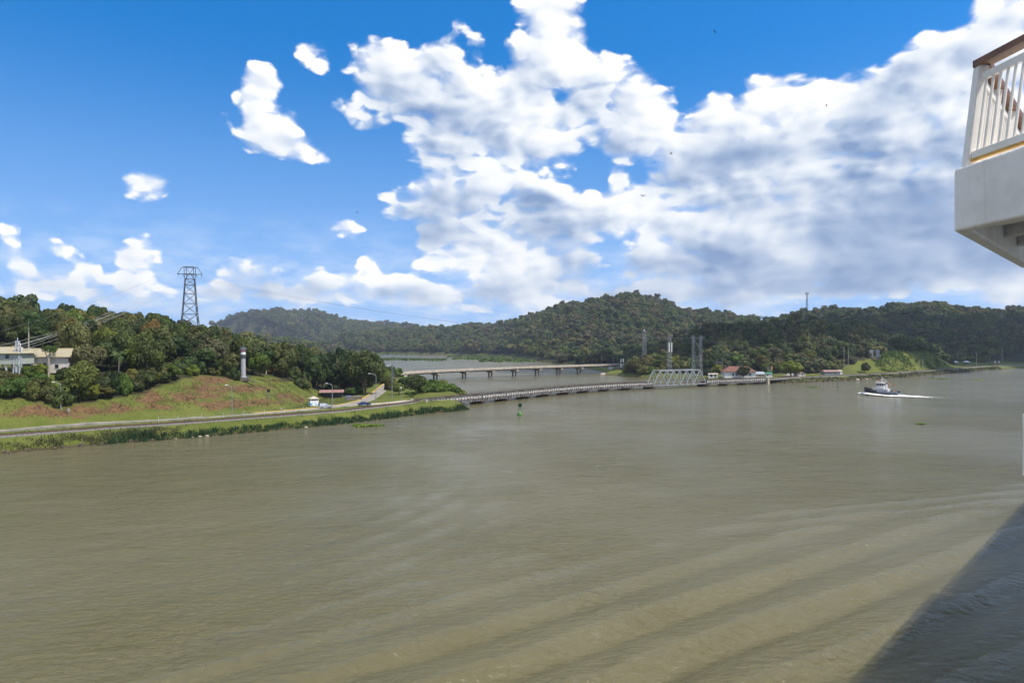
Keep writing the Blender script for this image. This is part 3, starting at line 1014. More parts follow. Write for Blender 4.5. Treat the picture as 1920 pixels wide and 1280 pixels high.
def trunk_mesh(name, cs, seed, material, thick=0.07):
    """a unit tapered trunk with limbs that reach into the clumps; starts at z = -0.9 below the crown"""
    rng = random.Random(seed)
    mb = MB()
    mb.tube([(0, 0, -0.95), (0.03, 0.0, -0.4), (0.02, 0.04, 0.15), (0.0, 0.02, 0.75)], [thick * 1.25, thick, thick * 0.8, thick * 0.3], 7)
    for c in cs[:9]:
        z0 = rng.uniform(-0.25, 0.45)
        m = (c[0] * 0.45, c[1] * 0.45, z0 + (c[2] - z0) * 0.55)
        mb.tube([(0.02, 0.02, z0), m, tuple(c)], [thick * 0.5, thick * 0.34, thick * 0.12], 5)
    return mb.mesh(name, material)


KINDS = []
for i, (style, lobes, leaves, leaf) in enumerate([('round', 22, 3400, 0.115), ('round', 28, 3600, 0.105), ('flat', 20, 2600, 0.105), ('tall', 26, 3600, 0.115), ('round', 17, 2800, 0.125), ('shrub', 18, 2400, 0.125)]):
    me, cs, rs = crown_mesh('crown', 100 + i, lobes, leaves, leaf, style, M['leaf'])
    KINDS.append((style, me, trunk_mesh('trunk', cs, i, M['bark'])))
SPARSE, scs, _ = crown_mesh('crown', 140, 9, 520, 0.11, 'flat', M['leaf'])
SPARSE_T = trunk_mesh('trunk', scs, 40, M['bark_pale'], 0.06)

TONES = {
    'dark': ('dark green', (0.62, 0.70, 0.62)), 'mid': ('mid green', (1.0, 1.0, 1.0)), 'bright': ('bright green', (1.35, 1.55, 1.0)), 'olive': ('olive green', (1.35, 1.15, 0.95)),
    'grey': ('greyish green', (1.25, 1.15, 1.45)), 'yellow': ('yellow green', (1.9, 1.75, 0.75)), 'brown': ('brownish', (1.75, 1.05, 0.95)),
}


def tree(x, y, h, rad, kind, tone, where, group, rz=None, z=None, name='broadleaf_tree', shape=None):
    """one tree: an Empty at its foot, a trunk and a crown"""
    style, cm, tm = KINDS[kind]
    word, tint = TONES[tone]
    shape = shape or {'round': 'round-crowned', 'flat': 'flat-crowned', 'tall': 'tall narrow', 'shrub': 'low bushy'}[style]
    z = hz(x, y) if z is None else z
    o = empty(name, (x, y, z - 0.15), random.uniform(0, 6.28) if rz is None else rz, '%s %s tree %s' % (word, shape, where), 'tree', group)
    ch = {'round': 1.55, 'flat': 0.95, 'tall': 2.1, 'shrub': 1.1}[style]
    sz = h / (ch + (0.35 if style != 'shrub' else 0.02))
    zb = h - ch * sz
    c = link_mesh('crown', cm, o, (0, 0, zb), None, (rad, rad, sz))
    j = random.uniform(0.88, 1.14)
    c.color = (tint[0] * j, tint[1] * j, tint[2] * j, 1)
    t = link_mesh('trunk', tm, o, (0, 0, zb), None, (rad * 0.8, rad * 0.8, max(sz, (zb + 0.5) / 0.95)))
    return o


WHERE_L = 'on the wooded hillside above the bank road'
GRP_L = 'trees on the wooded hillside above the bank road'


def scatter(region, spacing, rng, test):
    x0, x1, y0, y1 = region
    gx = np.arange(x0, x1, spacing)
    gy = np.arange(y0, y1, spacing)
    X, Y = np.meshgrid(gx, gy)
    X = (X + rng.uniform(-0.42, 0.42, X.shape) * spacing).ravel()
    Y = (Y + rng.uniform(-0.42, 0.42, Y.shape) * spacing).ravel()
    k = test(X, Y)
    return X[k], Y[k]


def seen_mask(X, Y, lift):
    """drop spots whose tree top would be hidden behind nearer ground, with a margin for a step to the side"""
    keep = np.ones(len(X), bool)
    Zt = np.maximum(height(X, Y), 0) + lift
    for f in np.linspace(0.35, 0.97, 26):
        zg = np.maximum(height(X * f, Y * f), 0)
        wood = forest_mask(X * f, Y * f) * 5.0
        zr = CAM_H + (Zt - CAM_H) * f
        keep &= zg + np.where(zg > 2, wood, 0) < zr + 3.0
    return keep


def build_trees():
    rng = np.random.default_rng(5)
    u_ok = lambda X, Y: (col_of(X, Y) > -170) & (col_of(X, Y) < 720)
    X, Y = scatter((-360, -40, 150, 470), 8.3, rng, lambda a, b: forest_mask(a, b) & u_ok(a, b))
    k = seen_mask(X, Y, 13)
    X, Y = X[k], Y[k]
    order = np.argsort(Y)
    X, Y = X[order][:225], Y[order][:225]
    names = list(TONES)
    for x, y in zip(X, Y):
        u = col_of(x, y)
        edge = np.interp(u, WOOD_EDGE[:, 0], WOOD_EDGE[:, 1])
        v = HOR + (CAM_H - hz(x, y)) / y * FPX
        nearedge = edge - v < 26
        tone = random.choices(names, [5, 6, 2.2, 4, 2.0, 0.7, 0.8])[0]
        if nearedge and random.random() < 0.75:
            h, rad, kd = random.uniform(3.2, 6.5), random.uniform(2.6, 3.8), random.choice([5, 5, 4, 0])
        else:
            h, rad, kd = random.uniform(9, 14.5), random.uniform(4.2, 6.2), random.choices([0, 1, 2, 3, 4], [4, 4, 2.5, 2, 3])[0]
        if u < 128 and y < 235:
            h, rad, kd = random.uniform(2.6, 4.2), random.uniform(2.4, 3.4), 5
        if u > 480 and h > 7:
            h *= 1.16
        spot = [w for lim, w in ((128, 'behind the cream-roofed houses'), (290, 'on the slope above the yellowing palm'), (405, 'round the foot of the tall lattice pylon'), (530, 'behind the white beacon tower'), (605, 'behind the low palm and the grassy mound'), (9999, 'above the red-roofed shelter')) if u < lim][0]
        size = 'small' if h < 7 else ('tall' if h > 12.5 else 'medium')
        o = tree(float(x), float(y), h, rad, kd, tone, spot, GRP_L)
        o['label'] = size + ' ' + o['label']
    # scrub along the lower edge of the wood
    for i in range(70):
        u = -20 + i * 8.6 + random.uniform(-4, 4)
        e = float(np.interp(u, WOOD_EDGE[:, 0], WOOD_EDGE[:, 1]))
        p = hit(u, e - random.uniform(1, 24))
        if p.y > 330 or (u > 440 and u < 474) or u > 575:
            continue
        h = random.uniform(2.2, 4.6) if u < 130 else random.uniform(2.6, 6.0)
        o = tree(p.x, p.y, h, random.uniform(2.2, 3.6), random.choice([5, 5, 4]), random.choices(names, [3, 6, 3.5, 4, 2, 1, 0.2])[0], 'in the scrub ' + [w for lim, w in ((40, 'below the pale steel gantry'), (125, 'below the lawn of the cream-roofed houses'), (200, 'beside the glossy bright green tree'), (290, 'below the yellowing palm'), (380, 'below the lattice pylon'), (445, 'before the beacon tower'), (9999, 'beyond the beacon tower')) if u < lim][0], GRP_L, name='edge_shrub', shape='dense low' if h < 3.6 else 'dense')
        o['category'] = 'shrub'
        o['label'] = o['label'].replace(' tree ', ' shrub ')
        o['group'] = 'scrub along the wood edge'
    # single trees one can pick out
    G = 'trees on the low ground'
    p = hit(150, 752); tree(p.x, p.y, 11.0, 4.8, 1, 'bright', 'with glossy leaves at the wood edge below the long cream roof', GRP_L)
    p = hit(122, 758); tree(p.x, p.y, 5.5, 3.4, 5, 'mid', 'at the wood edge beside the switch yard lawn', GRP_L)
    p = hit(22, 744); tree(p.x, p.y, 5.0, 3.6, 5, 'bright', 'below the pale steel gantry', GRP_L)
    p = hit(60, 748); tree(p.x, p.y, 4.6, 3.0, 5, 'olive', 'below the lawn of the cream-roofed houses', GRP_L)
    p = hit(90, 750); tree(p.x, p.y, 4.2, 3.0, 5, 'mid', 'below the lawn of the cream-roofed houses', GRP_L)
    p = hit(74, 716); tree(p.x, p.y, 5.2, 2.4, 4, 'yellow', 'in front of the long cream-roofed bungalow', GRP_L)
    p = hit(54, 716); tree(p.x, p.y, 4.6, 2.0, 4, 'yellow', 'in front of the long cream-roofed bungalow', GRP_L)
    p = hit(444, 712); tree(p.x - 0.5, p.y - 0.4, 4.6, 1.9, 5, 'mid', 'half hiding the foot of the white beacon tower', GRP_L)
    p = hit(487, 705); tree(p.x, p.y, 9.0, 4.3, 0, 'yellow', 'growing beside the white beacon tower', GRP_L)
    p = hit(437, 709); tree(p.x - 1, p.y + 3, 8.5, 3.6, 1, 'mid', 'growing beside the white beacon tower', GRP_L)
    p = flat(672, 744, 3.4); tree(p.x, p.y + 14, 19, 8.0, 1, 'dark', 'with a spreading crown beside the concrete side road', G)
    tree(p.x - 9, p.y + 22, 18, 6.5, 0, 'mid', 'behind the red-roofed shelter', G)
    tree(p.x - 20, p.y + 18, 17, 6.0, 4, 'dark', 'behind the red-roofed shelter', G)
    tree(p.x - 30, p.y + 20, 15, 5.5, 1, 'mid', 'behind the red-roofed shelter', G)
    for u, y, h, rad, tn in ((655, 345, 18, 6.5, 'mid'), (680, 352, 16, 6.5, 'olive'), (692, 385, 15, 6.0, 'mid'), (700, 420, 14, 5.5, 'bright'), (706, 470, 13, 5, 'mid'), (640, 372, 20, 6.5, 'dark'), (662, 400, 18, 6, 'olive'), (684, 440, 16, 6, 'dark')):
        x = (u - 960) / FPX * y
        tree(x, y, h, rad, random.choice([0, 1, 4]), tn, 'on the low ground behind the concrete side road', G)
    # the tip by the railway bridge
    p = at(779, 742, 305); tree(p.x, p.y, 8.4, 4.9, 1, 'dark', 'standing alone by the end of the railway bridge', G)
    for u, v, y, h, rad, tn in ((748, 742, 300, 5.5, 3.0, 'bright'), (735, 738, 330, 6.5, 3.6, 'mid'), (758, 735, 345, 6.0, 4.0, 'bright'), (722, 735, 380, 8, 4.0, 'bright'), (728, 725, 415, 9, 4.2, 'mid'), (742, 722, 440, 7, 4, 'bright'), (770, 745, 288, 2.6, 2.4, 'bright')):
        p = at(u, v, y); tree(p.x, p.y, h, rad, random.choice([4, 5]), tn, 'among the bushes between the side road and the river', G)
    for i, (u, y, h, rad) in enumerate(((806, 318, 4.4, 3.9), (823, 322, 4.2, 3.8), (838, 330, 3.9, 3.6), (852, 336, 3.5, 3.2), (866, 341, 2.9, 2.4), (812, 342, 4.6, 4.2), (832, 349, 4.2, 3.8), (848, 352, 3.4, 3.0), (792, 312, 3.4, 3.0), (800, 350, 4.0, 3.6))):
        x = (u - 960) / FPX * y
        o = tree(x, y, h, rad, 5, 'bright', 'in the thicket standing in the water by the railway bridge', 'thicket in the water by the railway bridge', z=max(hz(x, y), -0.1), name='waterside_shrub', shape='low spreading')
        o.children[0].color = (1.5, 1.65, 0.9, 1)
        o['category'] = 'shrub'
        o['label'] = 'low spreading bright green shrub in the thicket standing in the water by the railway bridge'
    # right bank, between the bridges and the houses
    GR = 'trees along the far bank behind the railway bridge'
    W = 'on the far bank between the two bridges'
    for u, y, h, rad, kd, tn in ((1192, 528, 11, 6.6, 1, 'olive'), (1210, 533, 14, 6.5, 0, 'olive'), (1180, 540, 9, 5.5, 5, 'mid'), (1228, 540, 15, 6.5, 1, 'mid'), (1246, 548, 17, 6.0, 3, 'olive'), (1268, 536, 13, 6.5, 0, 'yellow'), (1282, 544, 10, 5.5, 1, 'olive'), (1205, 520, 7, 5.0, 5, 'olive'), (1222, 518, 5.5, 4, 5, 'bright'), (1240, 522, 6, 4.2, 5, 'olive'), (1260, 526, 7, 4.5, 5, 'mid'), (1300, 548, 9, 5, 0, 'yellow'), (1315, 555, 13, 6, 1, 'olive'), (1332, 536, 8, 4, 5, 'mid')):
        x = (u - 960) / FPX * y
        tree(x, y, h, rad, kd, tn, W, GR)
    W = 'behind the red-roofed white house'
    for i in range(26):
        u = 1330 + i * 10.2 + random.uniform(-4, 4)
        y = random.uniform(505, 545) + (u - 1330) * 0.12
        tree((u - 960) / FPX * y, y, random.uniform(9, 15), random.uniform(5, 7.5), random.choice([0, 1, 4, 2]), random.choices(names, [3, 5, 1.5, 5, 2, 1.2, 0.6])[0], [w for lim, w in ((1352, 'behind the switch yard'), (1425, W), (1470, 'behind the flagpoles'), (1540, 'behind the small red-roofed shed'), (9999, 'behind the long pinkish-roofed building')) if u < lim][0], GR)
    tree(152.5, 449.5, 8.2, 4.3, 4, 'dark', 'like a ball standing in front of the red-roofed white house', GR)
    p = flat(1490, 706, 3.2); tree(p.x, p.y + 6, 10.5, 7.5, 1, 'yellow', 'with a broad crown by the small red-roofed shed', GR)
    tree(p.x + 12, p.y + 12, 8.5, 5.5, 4, 'dark', 'with a broad crown by the small red-roofed shed', GR)
    tree(p.x - 12, p.y + 14, 9.5, 5.5, 4, 'mid', 'with a broad crown by the small red-roofed shed', GR)
    p = flat(1346, 702, 3.2); tree(p.x, p.y + 2, 7.5, 4.0, 4, 'yellow', 'between the switch yard and the red-roofed white house', GR)
    p = flat(1330, 704, 3.2); tree(p.x, p.y + 6, 5.0, 4.2, 5, 'dark', 'between the switch yard and the red-roofed white house', GR)
    p = flat(1622, 699, 3.0); tree(p.x, p.y, 8.0, 3.8, 0, 'dark', 'standing alone at the foot of the grassy slope', GR)
    # the sparse pale tree by the bungalow
    p = hit(91, 708)
    o = empty('bare_tree', (p.x, p.y, p.z), 0.4, 'pale forked almost leafless tree rising over the long cream roof', 'tree')
    c = link_mesh('crown', SPARSE, o, (0, 0, 6.4), None, (2.4, 2.4, 3.4)); c.color = (1.3, 1.5, 0.8, 1)
    mb = MB()
    mb.tube([(0, 0, -0.3), (0.1, 0, 3.5), (0, 0, 5.4)], [0.28, 0.24, 0.2], 8)
    mb.tube([(0, 0, 5.2), (-0.8, 0, 7.2), (-1.5, 0.1, 9.2)], [0.18, 0.13, 0.06], 6)
    mb.tube([(0, 0, 5.3), (0.3, 0, 7.5), (0.7, -0.1, 9.4)], [0.18, 0.13, 0.06], 6)
    mb.build('trunk', M['bark_pale'], o)


build_trees()


# ------------------------------------------------------------------ palms
def frond_mesh(length, droop, seed):
    rng = np.random.default_rng(seed)
    n = 26
    t = np.linspace(0.04, 1, n)
    rx = length * t * (1 - 0.18 * t)
    rz = length * (0.42 * t - droop * t * t)
    pos, fac = [], []
    vs, fs, tn = [], [], []
    for i in range(n - 1):
        a, b = np.array([rx[i], 0, rz[i]]), np.array([rx[i + 1], 0, rz[i + 1]])
        w = 0.05 * (1 - t[i]) + 0.015
        k = len(vs)
        vs += [a + [0, -w, 0], a + [0, w, 0], b + [0, w, 0], b + [0, -w, 0]]
        fs.append((k, k + 1, k + 2, k + 3))
        ll = length * 0.30 * math.sin(math.pi * min(1, 0.18 + 0.8 * t[i])) ** 0.7
        for s in (-1, 1):
            tip = a + np.array([0.55 * ll, s * ll * 0.75, -0.42 * ll + rng.uniform(-.05, .05)])
            mid = (a + tip) / 2 + np.array([0, 0, 0.10 * ll])
            wd = np.array([0.07, 0, 0]) * length / 3.0
            k = len(vs)
            vs += [a, mid - wd, tip, mid + wd]
            fs.append((k, k + 1, k + 2, k + 3))
    return np_mesh('frond', np.array(vs), np.array(fs), M['palm'], {'tint': rng.uniform(0.2, 0.9, len(vs))})


FRONDS = [frond_mesh(3.2, 0.55, 1), frond_mesh(3.0, 0.85, 2), frond_mesh(2.7, 0.25, 3)]


def palm(p, h, size, label, tint=(1, 1, 1), n=15, trunk='bark_pale', lean=0.4):
    o = empty('palm_tree', p, random.uniform(0, 6.28), label, 'palm tree')
    mb = MB()
    mb.tube([(0, 0, -0.4), (lean * 0.2, 0, h * 0.35), (lean * 0.6, 0, h * 0.7), (lean, 0, h)], [0.26, 0.19, 0.16, 0.14], 8)
    mb.build('trunk', M[trunk], o)
    for i in range(n):
        f = link_mesh('frond', FRONDS[i % 3], o, (lean, 0, h))
        f.rotation_euler = (0, 0.25 * math.sin(i * 2.1) + (0.35 if i % 3 == 1 else 0), i * 2.399)
        s = size * random.uniform(0.85, 1.1)
        f.scale = (s, s, s)
        f.color = (*tint, 1)
    return o


palm(hit(252, 716) + Vector((0, 0, 0)), 9.0, 1.15, 'coconut palm with yellowing fronds at the wood edge near the lattice pylon', (2.6, 1.9, 0.7))
palm(hit(222, 712) + Vector((0, 0, 0)), 7.6, 1.15, 'fan palm with silvery green fronds beside the yellowing coconut palm', (1.7, 1.7, 1.8))
p = hit(30, 700); palm(at(54, 690, p.y + 26).to_2d().to_3d() + Vector((0, 0, hz((54 - 960) / FPX * (p.y + 26), p.y + 26))), 14.5, 1.3, 'tall royal palm rising out of the wood behind the cream-roofed houses', (0.8, 1.0, 0.9), lean=0.1)
p = hit(496, 704); palm(Vector((p.x - 1.5, p.y + 6, hz(p.x - 1.5, p.y + 6))), 8.6, 1.45, 'dark green palm with drooping fronds near the white beacon tower', (0.7, 0.95, 0.8), 18)
p = flat(580, 738, 4.5); palm(Vector((p.x, p.y, hz(p.x, p.y))), 5.0, 1.2, 'low palm with arching fronds beside the red-roofed shelter', (1.2, 1.2, 0.9))
p = hit(152, 690); palm(Vector((p.x, p.y, p.z)), 11.5, 1.1, 'slender palm with hanging dry fronds inside the wood', (1.3, 1.2, 1.0), lean=0.2)
_x, _y = (1433 - 960) / FPX * 668, 668.0
palm(Vector((_x, _y, hz(_x, _y))), 15, 1.8, 'tall palm standing out on the crest of the shaded far hill', (0.7, 0.8, 0.8), lean=0.3)


# ------------------------------------------------------------------ the far wood: nobody could count it
def build_forest():
    rng = np.random.default_rng(8)
    far = []
    pts, scl, rot, idx = [], [], [], []

    def put(X, Y, lo, hi):
        Z = height(X, Y) - 0.6
        n = len(X)
        r = rng.uniform(lo, hi, n) * rng.choice([0.62, 0.85, 1.0, 1.25, 1.5], n, p=[0.2, 0.25, 0.3, 0.17, 0.08])
        pts.append(np.stack([X, Y, Z], 1))
        scl.append(np.stack([r, r, np.minimum(r, hi) * rng.uniform(0.8, 1.4, n)], 1))
        rot.append(rng.uniform(0, 6.283, n))
        idx.append(rng.integers(0, 6, n))
    inview = lambda a, b, lo, hi: (col_of(a, b) > lo) & (col_of(a, b) < hi)
    # near hill: what lies behind the trees built one by one
    X, Y = scatter((-560, -60, 160, 620), 8.0, rng, lambda a, b: forest_mask(a, b) & inview(a, b, -420, 716))
    k = seen_mask(X, Y, 13)
    k &= ~((Y < 345) & inview(X, Y, -150, 700))
    put(X[k], Y[k], 4.2, 6.2)
    # hill behind the houses and the slope beyond
    X, Y = scatter((60, 720, 520, 760), 7.6, rng, lambda a, b: forest_mask(a, b) & inview(a, b, 960, 2150))
    k = seen_mask(X, Y, 14)
    put(X[k], Y[k], 4.2, 6.6)
    X, Y = scatter((10, 1900, 760, 1560), 11.5, rng, lambda a, b: forest_mask(a, b) & inview(a, b, 940, 2300))
    k = seen_mask(X, Y, 15)
    put(X[k], Y[k], 6.2, 9.0)
    X, Y = scatter((-1700, 320, 1320, 2260), 13, rng, lambda a, b: (forest_mask(a, b) | ((height(a, b) > 9) & (a < -300))) & inview(a, b, 200, 1080))
    k = seen_mask(X, Y, 15)
    put(X[k], Y[k], 7.0, 10.5)
    X, Y = scatter((-3300, 250, 2260, 3420), 19, rng, lambda a, b: (height(a, b) > 12) & inview(a, b, -300, 1080))
    k = seen_mask(X, Y, 15)
    put(X[k], Y[k], 10, 14.5)
    P, S, RT, ID = np.concatenate(pts), np.concatenate(scl), np.concatenate(rot), np.concatenate(idx)
    protos = []
    for i, (style, lobes) in enumerate((('round', 16), ('round', 20), ('shrub', 14), ('round', 12), ('flat', 14), ('tall', 16))):
        me, cs, rs = crown_mesh('forest_crown', 300 + i, lobes, 1150, 0.185, style, M['leaf_far'])
        protos.append(bpy.data.objects.new('forest_crown', me))
    me = bpy.data.meshes.new('forest')
    me.from_pydata([tuple(p) for p in P], [], [])
    for nm, tp, arr in (('size', 'FLOAT_VECTOR', S), ('turn', 'FLOAT', RT), ('pick', 'INT', ID)):
        a = me.attributes.new(nm, tp, 'POINT')
        a.data.foreach_set('vector' if tp == 'FLOAT_VECTOR' else 'value', np.asarray(arr, np.int32 if tp == 'INT' else np.float32).ravel())
    me.materials.append(M['leaf_far'])
    o = tag(link_mesh('forest', me), 'dense tropical forest covering the far hills and lake shore', 'forest', kind='stuff')
    ng = bpy.data.node_groups.new('forest_scatter', 'GeometryNodeTree')
    ng.interface.new_socket('Geometry', in_out='INPUT', socket_type='NodeSocketGeometry')
    ng.interface.new_socket('Geometry', in_out='OUTPUT', socket_type='NodeSocketGeometry')
    N = ng.nodes
    gi, go = N.new('NodeGroupInput'), N.new('NodeGroupOutput')
    gj = N.new('GeometryNodeJoinGeometry')

    def named(nm, tp):
        a = N.new('GeometryNodeInputNamedAttribute')
        a.data_type = tp
        a.inputs['Name'].default_value = nm
        return a.outputs['Attribute']
    sz, tn, pk = named('size', 'FLOAT_VECTOR'), named('turn', 'FLOAT'), named('pick', 'INT')
    cb = N.new('ShaderNodeCombineXYZ')
    ng.links.new(tn, cb.inputs[2])
    for i, pr in enumerate(protos):
        oi = N.new('GeometryNodeObjectInfo')
        oi.inputs['Object'].default_value = pr
        oi.inputs['As Instance'].default_value = True
        cmpn = N.new('FunctionNodeCompare')
        cmpn.data_type = 'INT'
        cmpn.operation = 'EQUAL'
        ng.links.new(pk, cmpn.inputs[2])
        cmpn.inputs[3].default_value = i
        ip = N.new('GeometryNodeInstanceOnPoints')
        ng.links.new(gi.outputs[0], ip.inputs['Points'])
        ng.links.new(cmpn.outputs[0], ip.inputs['Selection'])
        ng.links.new(oi.outputs['Geometry'], ip.inputs['Instance'])
        ng.links.new(cb.outputs[0], ip.inputs['Rotation'])
        ng.links.new(sz, ip.inputs['Scale'])
        ng.links.new(ip.outputs[0], gj.inputs[0])
    ng.links.new(gj.outputs[0], go.inputs[0])
    md = o.modifiers.new('scatter', 'NODES')
    md.node_group = ng
    print('forest trees', len(P))


build_forest()

# ------------------------------------------------------------------ railway and road on the ground
def railway(name, pts, label):
    o = empty(name, (0, 0, 0), 0, label, 'railway track')
    P = path_pts(pts, 4.0)
    zf = lambda p: 3.1
    mb = MB()
    ribbon(mb, P, 4.4, 0.02, 0.9, 0, zf)
    mb.build('ballast_shoulder', M['ballast'], o)
    mb = MB()
    ribbon(mb, P, 3.0, 0.24, 0.5, 0, zf)
    mb.build('ballast', M['ballast'], o)
    for off in (-0.76, 0.76):
        mb = MB()
        ribbon(mb, P, 0.12, 0.50, 0.2, off, zf)
        mb.build('rail', M['rail'], o)
    mb = MB()
    D = path_pts(pts, 0.75)
    for i in range(1, len(D) - 1):
        if D[i].y < 120 or D[i].y > 640:
            continue
        d = D[i + 1] - D[i - 1]
        mb.box((D[i].x, D[i].y, 3.1 + 0.27), (2.5, 0.25, 0.16), math.atan2(d.y, d.x) + math.pi / 2)
    s = mb.build('sleepers', M['rust'], o)
    s['kind'] = 'stuff'
    return o


railway('railway_track', TRACK_L, 'rusty single railway track on grey ballast along the grassy bank')
railway('railway_track', TRACK_R, 'railway track running along the far bank past the houses')


def road_z(p):
    return max(hz(p.x, p.y), 3.2)


RP = path_pts(ROAD, 4.0)
mb = MB()
ribbon(mb, RP, 5.2, 0.06, 0.9, 0, road_z)
tag(mb.build('road', M['asphalt']), kind='structure')
mb = MB()
KP = [p for p in RP if 470 > p.y > 196]
ribbon(mb, KP[1:], 0.55, 0.24, 0.6, -2.8, road_z)
tag(mb.build('kerb', M['kerb_y']), kind='structure')
mb = MB()
ribbon(mb, path_pts([Vector((-61, 246, 0)), Vector((-52, 254, 0)), Vector((-45, 262.5, 0)), Vector((-41, 270, 0))], 3.0), 4.4, 0.05, 0.8, 0, lambda p: max(hz(p.x, p.y), 3.1))
tag(mb.build('path', M['concrete']), kind='structure')


# ------------------------------------------------------------------ old railway bridge
def girder_meshes(L, H, side):
    """plate girder along +X from 0 to L with stiffeners on its outer face"""
    web, fl = MB(), MB()
    web.box((L / 2, 0, H / 2), (L, 0.05, H))
    n = max(4, int(L / 1.7))
    for i in range(n + 1):
        x = 0.1 + (L - 0.2) * i / n
        web.box((x, side * 0.24, H / 2), (0.16, 0.44, H - 0.24))
        web.box((x, -side * 0.14, H / 2), (0.07, 0.22, H - 0.24))
    fl.box((L / 2, 0, H - 0.06), (L + 0.06, 0.62, 0.14))
    fl.box((L / 2, 0, 0.06), (L + 0.06, 0.62, 0.14))
    fl.box((L / 2, side * 0.48, H * 0.47), (L + 0.04, 0.56, 0.14))
    return web, fl


Z0, GH, HALF = 1.15, 2.75, 2.65


def old_bridge():
    o = empty('railway_bridge', (0, 0, 0), 0, 'long low railway bridge of pale plate girders with a grey truss span over the river', 'bridge')
    for i in range(len(OLD) - 1):
        a, b = OLD[i], OLD[i + 1]
        d = (b - a)
        L = d.length
        d.normalize()
        rz = math.atan2(d.y, d.x)
        s = Vector((d.y, -d.x, 0))
        if i == 10:
            continue
        for side in (1, -1):
            web, fl = girder_meshes(L - 0.55, GH, -side)
            p = a + s * HALF * side + d * 0.27
            # the girder's outer face looks away from the track
            g = web.build('girder', M['girder'], o, loc=(p.x, p.y, Z0), rz=rz)
            fl.build('flange', M['rust'], g)
        m = (a + b) / 2
        mb = MB().box((0, 0, 0), (L - 0.3, 5.0, 0.35))
        for k in range(int(L / 0.9)):
            mb.box((-L / 2 + 0.5 + k * 0.9, 0, 0.27), (0.3, 3.4, 0.2))
        mb.build('deck', M['rust'], o, loc=(m.x, m.y, Z0 + 1.55), rz=rz)
        mb = MB()
        for off in (-0.76, 0.76):
            mb.box((0, off, 0), (L, 0.12, 0.18))
        mb.build('rail', M['rail'], o, loc=(m.x, m.y, Z0 + 2.0), rz=rz)
        # handrail on the far side
        mb = MB()
        n = 6
        for k in range(n + 1):
            mb.bar((-L / 2 + L * k / n, 3.5, 0), (-L / 2 + L * k / n, 3.5, 1.1), 0.07)
        mb.bar((-L / 2, 3.5, 1.1), (L / 2, 3.5, 1.1), 0.07)
        mb.bar((-L / 2, 3.5, 0.55), (L / 2, 3.5, 0.55), 0.05)
        mb.box((0, 3.15, -0.05), (L, 0.9, 0.1))
        mb.build('handrail', M['rust'], o, loc=(m.x, m.y, Z0 + GH - 0.5), rz=rz)
    for i, p in enumerate(OLD):
        d = (OLD[min(i + 1, len(OLD) - 1)] - OLD[max(i - 1, 0)])
        rz = math.atan2(d.y, d.x)
        mb = MB()
        if i in (0, len(OLD) - 1):
            mb.box((0, 0, 0.1), (1.6, 9.0, 3.6))
            mb.box((0, -3.9, 2.4), (1.4, 1.0, 2.6)); mb.box((0, 3.9, 2.4), (1.4, 1.0, 2.6))
            mb.build('abutment', M['concrete'], o, loc=(p.x, p.y, 0.2), rz=rz)
            continue
        w = 2.6 if i in (10, 11) else 1.7
        n = 8
        poly = [(-w / 2, -3.3), (w / 2, -3.3), (w / 2, 3.3), (-w / 2, 3.3)]
        poly = [(w / 2 * math.cos(t), -3.3 - w / 2 * abs(math.sin(t))) for t in np.linspace(math.pi, 0, 7)] + [(w / 2 * math.cos(t), 3.3 + w / 2 * abs(math.sin(t))) for t in np.linspace(0, math.pi, 7)]
        mb.prism(poly, -3.0, Z0 - 0.35)
        mb.prism([(x * 1.15, y * 1.04) for x, y in poly], Z0 - 0.35, Z0)
        pr = mb.build('pier', M['pier'], o, loc=(p.x, p.y, 0), rz=rz)
        mb = MB()
        for sd in (-1, 1):
            mb.box((0, sd * HALF, 0.3), (0.7, 0.8, 0.6))
            mb.box((0, sd * (HALF + 0.1), 1.6), (0.34, 0.5, 2.6))  # black bars above the pads fill the gaps between girder ends
        mb.build('bearing', M['black'], pr, loc=(0, 0, Z0 - 0.1))
    # truss span
    a, b = OLD[10], OLD[11]
    d = b - a
    L = d.length
    rz = math.atan2(d.y, d.x)
    tr = empty('truss', (a.x, a.y, Z0 + 0.35), rz)
    tr.parent = o
    HT, W2 = 8.6, 2.9
    n = 8
    xs = [0.6 + (L - 1.2) * i / n for i in range(n + 1)]
    for sd in (-1, 1):
        y = sd * W2

        def part(nm, p, q, w, h=None):
            MB().bar(p, q, w, h).build(nm, M['truss'], tr)
        part('bottom_chord', (xs[0], y, 0.3), (xs[-1], y, 0.3), 0.42, 0.5)
        part('top_chord', (xs[1], y, HT), (xs[-2], y, HT), 0.5, 0.55)
        part('end_post', (xs[0], y, 0.3), (xs[1], y, HT), 0.5, 0.5)
        part('end_post', (xs[-1], y, 0.3), (xs[-2], y, HT), 0.5, 0.5)
        for i in range(1, n):
            part('post', (xs[i], y, 0.3), (xs[i], y, HT), 0.26, 0.3)
        for i in range(1, n - 1):
            up = (i % 2 == 0)
            part('diagonal', (xs[i], y, 0.3 if up else HT), (xs[i + 1], y, HT if up else 0.3), 0.36, 0.4)
            if 2 <= i <= n - 3:
                part('counter_brace', (xs[i], y * 0.98, HT if up else 0.3), (xs[i + 1], y * 0.98, 0.3 if up else HT), 0.16, 0.18)
    for i in range(1, n):
        MB().bar((xs[i], -W2, HT), (xs[i], W2, HT), 0.24, 0.3).build('strut', M['truss'], tr)
        if i < n - 1:
            MB().bar((xs[i], -W2, HT + 0.05), (xs[i + 1], W2, HT + 0.05), 0.12).bar((xs[i], W2, HT - 0.08), (xs[i + 1], -W2, HT - 0.08), 0.12).build('lateral_brace', M['truss'], tr)
    mb = MB().box((L / 2, 0, 0.35), (L, 5.2, 0.4))
